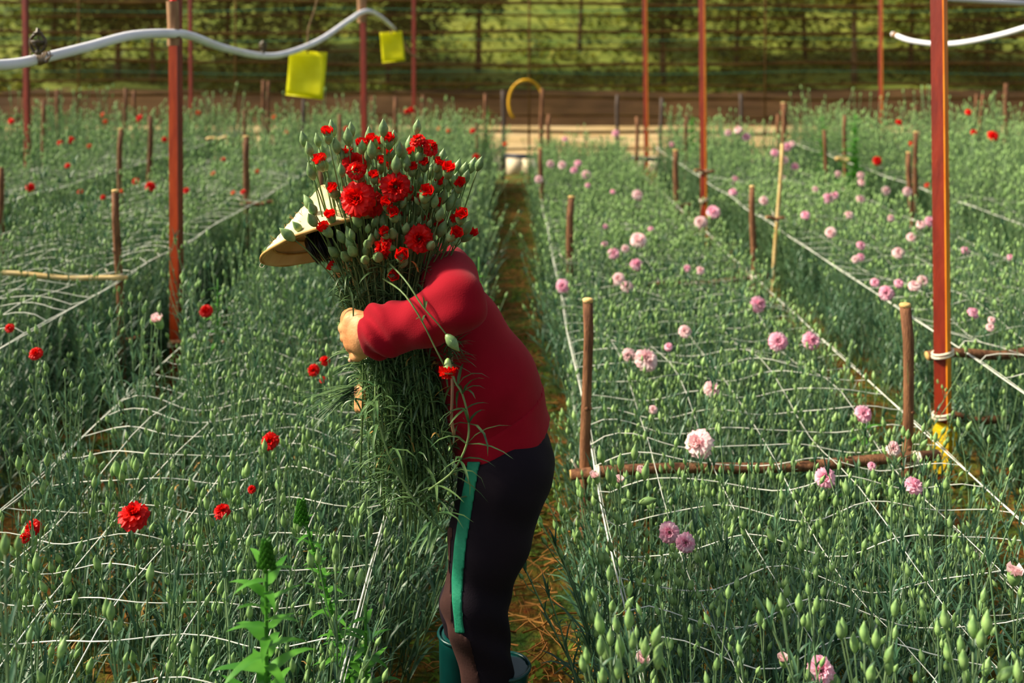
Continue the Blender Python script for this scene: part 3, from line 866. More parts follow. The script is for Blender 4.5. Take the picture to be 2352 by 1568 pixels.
def torso(P, g=0.0):
    d = chain(P, [(w(1156, 1004), 0.136 + g), (w(1122, 880), 0.122 + g), (w(1056, 757), 0.102 + g), (w(1006, 668), 0.080 + g)], 0.06, 1.32)
    d = smin(d, cap(P, w(1020, 645, -0.10), w(1010, 645, 0.14), 0.060 + g, 0.060 + g), 0.05)
    return d


def legs(P, g=0.0):
    out = None
    for hip, kn, an, (ra, rm, rb, rc) in ((HIP_L, KNEE_L, ANK_L, (0.117, 0.098, 0.076, 0.064)), (HIP_R, KNEE_R, ANK_R, (0.117, 0.095, 0.072, 0.055))):
        mid = tuple((np.array(hip) * 0.5 + np.array(kn) * 0.5) + np.array([0.002, 0, 0]))
        d = chain(P, [(hip, ra + g), (mid, rm + g), (kn, rb + g), (an, rc + g)], 0.05)
        out = d if out is None else smin(out, d, 0.03)
    return smin(out, ell(P, w(1172, 1050), (0.112 + g, 0.185 + g, 0.125 + g)), 0.06)


def loc(fn):
    return lambda P: fn(P + PO)


fd = np.array([-0.78, 0.22, -0.58]); fd /= np.linalg.norm(fd)          # where the face looks
hs = np.cross(fd, [0, 0, 1]); hs /= np.linalg.norm(hs); hu = np.cross(hs, fd)


def head_pt(f, s, u):
    return np.array(HEAD) + fd * f + hs * s + hu * u


def head(P):
    Q = P - np.array(HEAD); L = np.stack([Q @ fd, Q @ hs, Q @ hu], 1)
    d = ell(L, (-0.015, 0, 0.025), (0.095, 0.076, 0.10))
    d = smin(d, ell(L, (0.03, 0, -0.045), (0.062, 0.056, 0.075)), 0.04)     # jaw
    d = smin(d, ell(L, (0.068, 0, -0.098), (0.02, 0.022, 0.016)), 0.02)     # chin
    d = smin(d, cap(L, (0.088, 0, 0.005), (0.108, 0, -0.035), 0.008, 0.013), 0.014)   # nose
    d = smin(d, ell(L, (0.082, 0, -0.066), (0.014, 0.024, 0.009)), 0.012)   # mouth
    d = smin(d, cap(L, (0.082, -0.035, 0.016), (0.082, 0.035, 0.016), 0.010, 0.010), 0.016)  # brow
    for s in (-1, 1):
        d = smin(d, ell(L, (-0.005, 0.078 * s, -0.012), (0.02, 0.009, 0.032)), 0.008)   # ear
        d = smax(d, -ell(L, (0.092, 0.031 * s, -0.004), (0.016, 0.016, 0.012)), 0.01)   # eye socket
    return d


# hand of the near arm: palm towards the bundle, knuckles to the left, fingers closing away from the camera
def hand(P):
    d = chain(P, [(w(862, 768, -0.205), 0.030), (w(842, 766, -0.208), 0.034)], 0.02)
    palm = cap(P, w(838, 745, -0.203), w(836, 790, -0.203), 0.026, 0.027)
    palm = smin(palm, cap(P, w(806, 742, -0.19), w(808, 784, -0.188), 0.020, 0.021), 0.03)
    d = smin(d, palm, 0.03)
    for (a, b_, c_, e, r) in (
        ((806, 734, -0.188), (795, 733, -0.145), (808, 738, -0.115), (838, 742, -0.112), 0.0125),
        ((802, 752, -0.186), (790, 753, -0.142), (803, 757, -0.108), (836, 760, -0.104), 0.0130),
        ((804, 772, -0.185), (794, 775, -0.146), (806, 779, -0.112), (836, 780, -0.108), 0.0122),
        ((812, 791, -0.187), (805, 797, -0.152), (812, 803, -0.126), (836, 802, -0.118), 0.0110)):
        f = chain(P, [(w(*a), r * 1.05), (w(*b_), r), (w(*c_), r * 0.92), (w(*e), r * 0.8)], 0.006)
        d = smin(d, f, 0.009)
        d = smin(d, ell(P, w(a[0] - 3, a[1], a[2] - 0.012), (0.010, 0.009, 0.010)), 0.012)    # knuckle
    th = chain(P, [(w(842, 795, -0.200), 0.018), (w(833, 808, -0.190), 0.0145), (w(822, 816, -0.172), 0.0125), (w(812, 820, -0.158), 0.0105)], 0.008)
    d = smin(d, th, 0.010)
    ix = chain(P, [(w(822, 728, -0.196), 0.016), (w(806, 722, -0.175), 0.014), (w(797, 722, -0.15), 0.012)], 0.008)
    return smin(d, ix, 0.010)


def hand2(P):
    d = cap(P, w(870, 925, 0.06), w(850, 915, 0.04), 0.026, 0.028)
    for k in range(4):
        y = 892 + 15 * k
        d = smin(d, chain(P, [(w(846, y + 6, 0.03), 0.013), (w(826, y, 0.0), 0.0115), (w(822, y + 1, -0.04), 0.010), (w(836, y + 2, -0.07), 0.009)], 0.006), 0.009)
    return smin(d, chain(P, [(w(856, 895, 0.03), 0.016), (w(848, 882, 0.0), 0.013), (w(852, 874, -0.03), 0.011)], 0.008), 0.01)


def body(P):
    d = torso(P, -0.040)
    d = smin(d, legs(P, -0.02), 0.03)
    d = smin(d, chain(P, [(w(1020, 625, 0.02), 0.055), (w(930, 590, 0.03), 0.050), (w(850, 575, 0.03), 0.05)], 0.03), 0.04)
    d = smin(d, chain(P, [(S_L, 0.046), (E_L, 0.04), (R_L, 0.03)], 0.03), 0.03)
    d = smin(d, chain(P, [(S_R, 0.046), (E_R, 0.04), (R_R, 0.028)], 0.03), 0.03)
    return d


def combine(name, parts, m, it=2):
    """one surface from blocks at different resolution joined to a single mesh object"""
    vs = []; fs = []; o = 0
    for fn, lo, hi, h in parts:
        p, f = surf_net(fn, lo, hi, h); p = relax(p, f, it); vs.append(p); fs.append(f + o); o += len(p)
    me = bpy.data.meshes.new(name); me.from_pydata(np.concatenate(vs).tolist(), [], np.concatenate(fs).tolist())
    me.materials.append(m); me.polygons.foreach_set('use_smooth', [True] * len(me.polygons)); me.update()
    return link(name, me, person)


def bb(pts, m):
    a = np.array([np.array(p) - PO for p in pts]); return a.min(0) - m, a.max(0) + m


def full(P):
    d = body(P); n = np.linalg.norm(P - np.array(HEAD), axis=1)
    near = n < 0.3
    if near.any():
        d[near] = smin(d[near], head(P[near]), 0.03)
    n2 = np.linalg.norm(P - np.array(w(825, 768, -0.17)), axis=1) < 0.2
    if n2.any():
        d[n2] = smin(d[n2], hand(P[n2]), 0.012)
    n3 = np.linalg.norm(P - np.array(w(835, 915, -0.03)), axis=1) < 0.2
    if n3.any():
        d[n3] = smin(d[n3], hand2(P[n3]), 0.012)
    return d


lo, hi = bb([HEAD, HIP_L, ANK_L, ANK_R, E_L, S_R, R_L], 0.16)
lo[2] = max(lo[2], 0.05)
sdf_object('body', loc(full), lo, hi, 0.0068, M['skin'], person, it=1)
# near hand again at fine resolution, laid over the coarse one
hl, hh = bb([w(795, 720, -0.2), w(870, 825, -0.1)], 0.045)
hd = sdf_object('hand', loc(lambda P: hand(P) - 0.0012), hl, hh, 0.0024, M['skin'], person, it=2)
# nails
nl = MB()
for q, r in ((w(810, 822, -0.160), 0.006),):
    nl.lathe([(r, 0), (r * 0.9, 0.002), (r * 0.3, 0.003)], 8, V(q) - person.location + V((-0.006, -0.006, -0.004)), (-0.6, -0.7, -0.1))
nl.build('fingernail', material('nail', rgb(228, 176, 142), rough=0.35), hd)
# face details
for s in (-1, 1):
    e = MB(); e.lathe([(0.001, -0.011), (0.008, -0.008), (0.0115, 0), (0.008, 0.008), (0.001, 0.011)], 10, V(head_pt(0.082, 0.031 * s, -0.004) - PO), (0, 0, 1)); eo = e.build('eye', M['eye'], person)
    e = MB(); e.lathe([(0.0055, 0), (0.004, 0.002)], 10, V(head_pt(0.0925, 0.031 * s, -0.004) - PO), V(fd)); e.build('iris', M['hair'], eo)
    e = MB(); e.tube([V(head_pt(0.094, (0.012 + 0.012 * k) * s, 0.022 + 0.003 * (k == 1)) - PO) for k in range(4)], 0.003, 5); e.build('eyebrow', M['hair'], person)
e = MB(); e.tube([V(head_pt(0.094 - 0.004 * abs(k), 0.011 * k, -0.066) - PO) for k in (-2, -1, 0, 1, 2)], [0.002, 0.004, 0.005, 0.004, 0.002], 6); e.build('lips', M['lip'], person)


# ---- sweater
def plane2(P, a, b_):
    """signed distance to the plane seen edge-on as the line a-b in the picture plane of the figure; negative above"""
    A = np.array(w(*a)); B = np.array(w(*b_)); t = (B - A); n = np.array([-t[2], 0, t[0]]); n /= np.linalg.norm(n)
    if n[2] > 0:
        n = -n
    return (P - A) @ n


def folds(P):
    """cloth folds: gathers at the cuff and elbow and slack across the waist"""
    x = P[:, 0]; y = P[:, 1]; z = P[:, 2]
    A = np.array(w(910, 750, -0.2)); B = np.array(w(838, 768, -0.2)); t = np.clip(((P - A) @ (B - A)) / ((B - A) @ (B - A)), 0, 1)
    near = np.exp(-((P - (A + t[:, None] * (B - A))) ** 2).sum(1) / 0.012)
    ang = np.arctan2(z - (A[2] + t * (B[2] - A[2])), y - A[1])
    f = 0.018 * np.sin(4 * ang + 7 * t) * near * np.sin(np.clip(t, 0.05, 0.95) * PI)
    E = np.array(E_L); de = np.exp(-((P - E) ** 2).sum(1) / 0.012)
    f += 0.006 * np.sin(85 * (0.75 * z - 0.45 * x) + 8 * np.sin(9 * x)) * de
    Ws = np.array(w(1090, 960)); dw = np.exp(-(((P - Ws) * np.array([1, 0.4, 1])) ** 2).sum(1) / 0.022)
    f += 0.0055 * np.sin(52 * (0.82 * z - 0.57 * x) + 3 * np.sin(8 * y)) * dw
    f += 0.003 * np.sin(21 * x + 14 * z + 9 * y) * np.sin(17 * z - 8 * x)
    return f


def sleeveL(P, g=0.0):
    C1 = w(900, 752, -0.215)
    return chain(P, [(S_L, 0.070 + g), (E_L, 0.064 + g), (w(985, 735, -0.245), 0.060 + g), (C1, 0.056 + g), (w(866, 764, -0.207), 0.053 + g), (w(840, 768, -0.2), 0.038 + g)], 0.035)


def sweater(P, g=0.0):
    d = torso(P, g)
    d = smin(d, sleeveL(P, g), 0.022)
    d = smin(d, chain(P, [(S_R, 0.075), (E_R, 0.062), (w(868, 910, 0.03), 0.045)], 0.04), 0.04)
    d = smin(d, cap(P, w(1020, 625, 0.02), w(985, 605, 0.025), 0.075, 0.062), 0.05)
    return d + folds(P)


def sweater_cut(P):
    d = sweater(P)
    d = np.maximum(d, plane2(P, (1275, 955), (1058, 1082)))
    cuff = np.array(w(838, 769, -0.2)); ax = np.array(w(838, 769, -0.2)) - np.array(w(868, 764, -0.207)); ax /= np.linalg.norm(ax)
    m = np.linalg.norm(P - cuff, axis=1) < 0.12
    d[m] = np.maximum(d[m], (P[m] - cuff) @ ax)
    return d


sl, sh = bb([w(1160, 1010), E_L, S_R, w(845, 768, -0.2), w(985, 600), w(1275, 955)], 0.15)
sh[2] = min(sh[2], w(0, 540)[2])
sw = sdf_object('sweater', loc(sweater_cut), sl, sh, 0.0058, M['sweater'], person, it=2)


def hem(P):
    d = sweater(P, 0.004) + 0.002 * np.sin(40 * P[:, 0] + 30 * P[:, 2])
    return np.maximum(np.maximum(d, plane2(P, (1276, 958), (1056, 1085))), -plane2(P, (1256, 882), (1050, 992)))


hl_, hh_ = bb([w(1040, 880, -0.25), w(1280, 1090, 0.25)], 0.03)
sdf_object('waistband', loc(hem), hl_, hh_, 0.0058, M['sweater'], sw, it=1)
seam = MB()
sp = [V(w(913 + 3 * math.sin(a), 748 - 45 * math.cos(a), -0.21 - 0.058 * math.sin(a))) - person.location for a in [PI * i / 10 for i in range(11)]]
seam.tube(sp, 0.0025, 5); seam.build('cuff_seam', M['sweater'], sw)


# ---- trousers
def trous(P, g=0.0):
    d = legs(P, g)
    z = P[:, 2]; x = P[:, 0]
    k = np.exp(-((z - w(0, 1400)[2]) / 0.09) ** 2)
    return d + 0.004 * np.sin(60 * z + 25 * x + 6 * np.sin(12 * P[:, 1])) * (0.25 + k)


def trous_cut(P):
    d = trous(P)
    d = np.maximum(d, -plane2(P, (1290, 915), (1050, 1035)))
    d = np.maximum(d, 0.12 - P[:, 2])
    # the far leg stops in its boot
    far = P[:, 1] > PD
    d[far] = np.maximum(d[far], (w(0, 1500)[2] - P[far, 2]))
    return d


tl, th_ = bb([HIP_L, ANK_L, ANK_R, HIP_R], 0.2); tl[2] = 0.1
tr = sdf_object('trousers', loc(trous_cut), tl, th_, 0.0068, M['trouser'], person, it=2)


def pxy(P):
    return CX + F * P[:, 0] / P[:, 1], HY + F * (H - P[:, 2]) / P[:, 1]


def band(P, ys, x0s, x1s):
    px, py = pxy(P); sc = PD / F
    a = np.interp(py, ys, x0s); b_ = np.interp(py, ys, x1s)
    return np.maximum(np.maximum((a - px) * sc, (px - b_) * sc), np.maximum((ys[0] - py) * sc, (py - ys[-1]) * sc))


SY = [1060, 1078, 1150, 1250, 1330, 1380, 1425, 1454]
stripe_fn = lambda P: np.maximum(np.maximum(trous(P, 0.0035), band(P, SY, [1073, 1072, 1058, 1043, 1037, 1038, 1043, 1045], [1104, 1099, 1088, 1071, 1064, 1062, 1063, 1068])), P[:, 1] - (PD - 0.075))
stl, sth = bb([w(1030, 1050, -0.2), w(1110, 1460, -0.06)], 0.03)
sdf_object('side_stripe', loc(stripe_fn), stl, sth, 0.0040, M['stripe'], tr, it=1)
panel_fn = lambda P: np.maximum(np.maximum(trous(P, 0.0022), band(P, [1210, 1300, 1440, 1470, 1568, 1660], [1000, 1000, 1000, 1030, 1040, 1050], [1040, 1034, 1042, 1080, 1104, 1120])), P[:, 1] - (PD - 0.03))  # browner strip down the front of the trouser leg
mtl, mth = bb([w(1000, 1200, -0.2), w(1130, 1660, -0.02)], 0.03)
tag(sdf_object('front_panel', loc(panel_fn), mtl, mth, 0.0048, M['brown_cloth'], tr, it=1), 'brown front panel of the trouser leg')


# ---- boots
def boot(kn, an, toe, top, rt, rb):
    def fn(P):
        d = chain(P, [(top, rt), (an, rb)], 0.03)
        heel = (an[0] + 0.035, an[1], 0.05); ball = (an[0] - 0.11, an[1], 0.045)
        d = smin(d, chain(P, [(an, rb), (heel, 0.045), (ball, 0.045), (an[0] - 0.165, an[1], 0.04)], 0.03, 1.05) if False else chain(P, [(an, rb), (heel, 0.045), (ball, 0.046), ((an[0] - 0.165, an[1], 0.042), 0.038)], 0.04), 0.04)
        d = np.maximum(d, 0.006 - P[:, 2])
        return np.maximum(d, P[:, 2] - top[2])
    return fn


topL = w(1164, 1530, -0.06); topR = w(1062, 1452, 0.10)
for nm, an, top, rt, rb, lab in (('boot', ANK_L, topL, 0.060, 0.062, None), ('boot', ANK_R, topR, 0.066, 0.058, None)):
    an2 = (an[0], an[1], 0.10)
    l_, h_ = bb([top, (an[0] - 0.22, an[1], 0.0), (an[0] + 0.1, an[1], 0)], 0.1); l_[2] = -0.02
    bo = sdf_object(nm, loc(boot(None, an2, None, top, rt, rb)), l_, h_, 0.007, M['boot'], person, it=1)
    rim = MB(); rim.tube([V(top) - person.location + V((math.cos(a) * rt * 1.01, math.sin(a) * rt * 1.01, 0)) for a in [2 * PI * i / 24 for i in range(25)]], 0.005, 5); rim.build('boot_rim', M['boot'], bo)
# ---- hair
hb = MB()


def hairfn(P):
    Q = P - np.array(HEAD); L = np.stack([Q @ fd, Q @ hs, Q @ hu], 1)
    d = ell(L, (-0.02, 0, 0.03), (0.100, 0.082, 0.102))
    return np.maximum(d, -ell(L, (0.085, 0, -0.05), (0.085, 0.10, 0.105)))


l_, h_ = bb([HEAD], 0.15)
hr = sdf_object('hair', loc(hairfn), l_, h_, 0.006, M['hair'], person, it=1)
for i in range(60):
    a = random.random(); px0 = 700 + 60 * a; py0 = 548 + 8 * random.random() - 12 * a
    dy = -0.075 + 0.09 * random.random()
    pth = smooth_path([w(px0 + 6, py0 - 18, dy + 0.02), w(px0, py0, dy), w(px0 + 4 + 14 * random.random(), py0 + 26, dy - 0.01), w(px0 + 18 + 16 * random.random(), py0 + 46 + 10 * random.random(), dy)], 7)
    hb.tube([V(p) - person.location for p in pth], [0.0022, 0.003, 0.003, 0.003, 0.0026, 0.002, 0.0008], 4, False)
tag(hb.build('loose_hair', M['hair'], hr), 'dark loose strands hanging under the hat', kind='stuff')
# ---- conical hat
HB = V(w(772, 552, 0.03)) - person.location
ax = Matrix.Rotation(math.radians(-17), 3, 'Y') @ V((0, 0, 1)); ax = (Matrix.Rotation(math.radians(-20), 3, 'X') @ ax).normalized()
q = V((0, 0, 1)).rotation_difference(ax)
hm = MB(); n = 72; rows = 26; RH, HH = 0.203, 0.160
vs = []
for side in (0, 1):
    for j in range(rows + 1):
        t = j / rows
        for i in range(n):
            a = 2 * PI * i / n
            rr = RH * t + 0.002; zz = HH * (1 - t)
            rib = 0.0012 * math.sin(i * 18 * 2 * PI / n) + 0.0016 * (1 if j % 2 else 0) + 0.0008 * math.sin(i * 7.3 + j)
            off = rib if side == 0 else -0.006
            vs.append(HB + q @ V((rr * math.cos(a) + off * 0.62 * math.cos(a), rr * math.sin(a) + off * 0.62 * math.sin(a), zz + off * 0.78)))
fs = []
N1 = (rows + 1) * n
for j in range(rows):
    for i in range(n):
        k = (i + 1) % n
        fs.append((j * n + i, (j + 1) * n + i, (j + 1) * n + k, j * n + k))
        fs.append((N1 + j * n + i, N1 + j * n + k, N1 + (j + 1) * n + k, N1 + (j + 1) * n + i))
for i in range(n):
    k = (i + 1) % n; fs.append((rows * n + i, N1 + rows * n + i, N1 + rows * n + k, rows * n + k))
hm.add(vs, fs)
hat = tag(hm.build('hat', M['hat'], person), 'pale conical palm leaf hat')
for t in (0.2, 0.36, 0.52, 0.68, 0.84):
    b = MB(); b.tube([HB + q @ V(((RH * t - 0.006) * math.cos(a), (RH * t - 0.006) * math.sin(a), HH * (1 - t) - 0.008)) for a in [2 * PI * i / 40 for i in range(41)]], 0.003, 5); b.build('inner_hoop', M['hat_rim'], hat)
b = MB(); b.tube([HB + q @ V((RH * math.cos(a), RH * math.sin(a), 0.001 * math.sin(9 * a))) for a in [2 * PI * i / 60 for i in range(61)]], 0.0048, 6); b.build('rim', M['hat_rim'], hat)
b = MB()
for i in range(90):
    a = random.uniform(2.2, 4.4); t = random.uniform(0.25, 0.99); p = HB + q @ V((RH * t * math.cos(a), RH * t * math.sin(a), HH * (1 - t)))
    o2 = q @ V((math.cos(a) * 0.5, math.sin(a) * 0.5, 0.85)) * random.uniform(0.004, 0.013) + V((random.uniform(-.008, .008), 0, random.uniform(-.006, .006)))
    b.tube([p, p + o2], 0.0006, 3, False)
for i in range(26):
    a = random.random() * 2 * PI; p = HB + q @ V((RH * math.cos(a), RH * math.sin(a), 0)); b.tube([p, p + V((random.uniform(-.012, .012), 0, -random.uniform(0.004, .014)))], 0.0007, 3, False)
tag(b.build('frayed_fibre', M['hat_rim'], hat), kind='stuff')
b = MB(); p = HB + q @ V((-RH, 0, 0)); b.tube([p + V((-0.006 + 0.006 * math.cos(a), 0.004 * math.sin(a), -0.006 + 0.006 * math.sin(a))) for a in [2 * PI * i / 12 for i in range(13)]], 0.001, 4); b.build('rim_loop', M['twine'], hat)
tag(person, 'person in crimson sweater, dark trousers and straw hat hugging cut carnations on the path', 'person')
# ================================================================== FLOWER PIECES


def bud_mb(sz=1.0, n=7, tip=0.0, slim=1.0):
    b = MB()
    b.lathe([(0.0018 * sz, -0.004 * sz), (0.0046 * sz * slim, 0.0 * sz), (0.0072 * sz * slim, 0.007 * sz), (0.0078 * sz * slim, 0.013 * sz), (0.0060 * sz * slim, 0.020 * sz), (0.0028 * sz * slim, 0.0265 * sz), (0.0004, 0.032 * sz)] if not tip else
            [(0.0018 * sz, -0.004 * sz), (0.0055 * sz * slim, 0.0), (0.0088 * sz * slim, 0.007 * sz), (0.0094 * sz * slim, 0.013 * sz), (0.0085 * sz * slim, 0.020 * sz)], n, (0, 0, 0), (0, 0, 1))
    if tip:
        for k in range(5):      # parted sepal points
            a = 2 * PI * k / 5
            c = V((math.cos(a), math.sin(a), 0)); sd = V((-math.sin(a), math.cos(a), 0))
            b.add([c * 0.0085 * sz + sd * 0.005 * sz + V((0, 0, 0.0185 * sz)), c * 0.0085 * sz - sd * 0.005 * sz + V((0, 0, 0.0185 * sz)), c * 0.0092 * sz + V((0, 0, 0.029 * sz))], [(0, 1, 2)])
    if not tip:
        for k in range(4):      # pointed bracts under the calyx
            a = 2 * PI * k / 4; c = V((math.cos(a), math.sin(a), 0)); sd = V((-math.sin(a), math.cos(a), 0))
            b.add([c * 0.003 * sz + sd * 0.003 * sz + V((0, 0, -0.002 * sz)), c * 0.003 * sz - sd * 0.003 * sz + V((0, 0, -0.002 * sz)), c * 0.0098 * sz + V((0, 0, 0.010 * sz))], [(0, 1, 2)])
    return b


def tip_mb(R, h0, seed=0):
    """petals crowding out of a half-open bud"""
    b = MB(); r_ = random.Random(seed)
    for k in range(9):
        a = 2 * PI * k / 4.5 + r_.random(); inn = 0.45 if k > 4 else 1.0
        c = V((math.cos(a), math.sin(a), 0)); sd = V((-math.sin(a), math.cos(a), 0)); vs = []
        for j, (rr, zz, wd) in enumerate(((0.35, 0, 0.35), (0.75, 0.5, 0.75), (0.95, 1.0, 0.6))):
            for i in range(3):
                u = i - 1
                vs.append(c * R * rr * inn + sd * (R * wd * u) + V((0, 0, h0 + R * zz * 1.3 + R * 0.16 * math.sin(7 * u + k) * (j == 2))))
        b.add(vs, [(j * 3 + i, j * 3 + i + 1, (j + 1) * 3 + i + 1, (j + 1) * 3 + i) for j in range(2) for i in range(2)])
    return b


def bloom_mb(R, seed, lod=1):
    """a double carnation: whorls of fringed, waved petals"""
    b = MB(); r_ = random.Random(seed)
    nu, nv = (6, 4) if lod else (3, 2)
    for (cnt, el, ln, wd, z0) in ((8, 4, 1.0, 0.5, 0.0), (8, 22, 0.97, 0.46, 0.02), (8, 42, 0.86, 0.42, 0.03), (7, 62, 0.70, 0.38, 0.04), (4, 80, 0.52, 0.4, 0.05), (6, 86, 0.40, 0.34, 0.06), (5, 60, 0.30, 0.4, 0.1)):
        for k in range(cnt):
            a = 2 * PI * (k + r_.random() * 0.35) / cnt + el; e = math.radians(el + r_.uniform(-9, 9))
            L = R * ln * r_.uniform(0.88, 1.05); ph = r_.random() * 6; vs = []
            for j in range(nv + 1):
                v = j / nv
                for i in range(nu + 1):
                    u = -1 + 2 * i / nu
                    s = L * v * (1 - 0.16 * u * u * v + 0.05 * (1 if i % 2 else -1) * (j == nv))
                    hw = R * wd * (0.25 + 0.75 * v ** 0.7) * u
                    ee = e - 0.55 * v * (1 if el < 60 else 0.2)
                    rr = 0.08 * R + s * math.cos(ee); zz = R * z0 + s * math.sin(ee) + R * 0.13 * math.sin(6.5 * u + ph) * v * v
                    rr += R * 0.07 * math.cos(6 * u + ph) * v * v
                    vs.append(V((math.cos(a) * rr - math.sin(a) * hw, math.sin(a) * rr + math.cos(a) * hw, zz)))
            w1 = nu + 1
            b.add(vs, [(j * w1 + i, j * w1 + i + 1, (j + 1) * w1 + i + 1, (j + 1) * w1 + i) for j in range(nv) for i in range(nu)])
    return b


def placed(me, name, parent, at, axis, spin=0.0, scale=1.0):
    o = link(name, me, parent)
    qq = V((0, 0, 1)).rotation_difference(V(axis).normalized()) @ Quaternion((0, 0, 1), spin)
    o.rotation_mode = 'QUATERNION'; o.rotation_quaternion = qq; o.location = at; o.scale = (scale,) * 3
    return o


BUD = bud_mb().mesh('bud', M['bud']); BUDT = bud_mb(tip=1).mesh('bud_open', M['bud'])
CBUD = bud_mb(1.0, 9, slim=1.18).mesh('cut_bud', M['bouquet_bud']); CBUDT = bud_mb(1.0, 9, tip=1).mesh('cut_bud_open', M['bouquet_bud'])
TIPS = {c: [tip_mb(0.0105, 0.016, s).mesh('petal_tip', M[c]) for s in range(3)] for c in ('red', 'pink', 'pale', 'orange')}
BLOOM = {c: [bloom_mb(0.03, s + 5).mesh('bloom', M[c]) for s in range(4)] for c in ('red', 'pink', 'pale')}
BLOOM['orange'] = [bloom_mb(0.03, 3, 0).mesh('bloom', M['orange'])]
CALYX = MB(); CALYX.lathe([(0.0018, -0.026), (0.0055, -0.022), (0.0075, -0.012), (0.0095, 0.0), (0.012, 0.004)], 8, (0, 0, 0), (0, 0, 1))
CALYX = CALYX.mesh('calyx', M['bud'])
# ================================================================== CARRIED BUNDLE OF CUT CARNATIONS
RED_BIG = [(909, 429, 29, 'full red carnation facing out near the middle of the bundle'), (820, 457, 33, 'widest red carnation of the bundle, above the hat brim'),
           (963, 548, 27, 'full red carnation low on the shoulder side of the bundle'), (856, 468, 25, 'red carnation tucked behind the widest bloom of the bundle'),
           (815, 376, 24, 'loose red carnation in the upper hat side of the bundle'), (818, 391, 18, 'smaller red carnation just under the loose upper one'),
           (880, 568, 22, 'red carnation seen from the side low in the bundle'), (990, 338, 17, 'red carnation tilted outward at the top of the bundle'),
           (959, 322, 16, 'red carnation in profile at the very top of the bundle')]
RED_TIP = [(862, 334), (875, 342), (894, 334), (831, 351), (867, 361), (896, 365), (799, 361), (749, 382), (741, 384), (873, 390), (825, 409), (860, 414), (839, 478),
           (890, 476), (899, 484), (908, 501), (921, 504), (957, 483), (976, 472), (1005, 481), (975, 520), (994, 531), (889, 539), (900, 562), (923, 590), (785, 615), (900, 627),
           (1057, 506), (1063, 545), (764, 504), (856, 502), (803, 502), (760, 535), (950, 365), (975, 386), (1001, 386), (946, 397), (1015, 407), (1028, 401), (1053, 434),
           (770, 447), (755, 321), (973, 457), (1035, 515), (1000, 432), (840, 440), (935, 452), (880, 440), (1030, 543), (905, 398), (845, 378)]
GREEN = [(766, 300), (808, 302), (801, 321), (881, 300), (957, 296), (701, 325), (714, 346), (732, 325), (720, 399), (724, 384), (787, 359), (833, 340), (917, 348), (925, 355), (923, 370),
         (934, 380), (963, 361), (998, 353), (1013, 365), (1047, 388), (1080, 384), (1097, 379), (1066, 411), (957, 397), (988, 399), (1024, 428), (1042, 445), (986, 439), (996, 464), (940, 439),
         (948, 472), (932, 480), (910, 384), (839, 420), (864, 443), (760, 428), (778, 451), (787, 393), (724, 481), (716, 470), (724, 506), (692, 520), (674, 539), (795, 501), (825, 508),
         (810, 543), (860, 524), (846, 556), (885, 564), (866, 491), (898, 612), (877, 627), (839, 654), (1007, 495), (931, 524), (902, 535), (1062, 395), (1040, 420), (1020, 384), (975, 345), (745, 355),
         (775, 340), (850, 318), (905, 318), (1048, 500), (1046, 515), (1065, 525), (960, 425), (812, 470), (790, 470), (915, 455), (1015, 455), (880, 510), (945, 505), (980, 500), (870, 585), (840, 590), (815, 575), (790, 545), (800, 585), (775, 575), (805, 410), (1010, 530), (1030, 470), (985, 560), (940, 570), (1020, 555), (855, 350), (885, 325), (940, 335), (1005, 400), (1045, 470)]


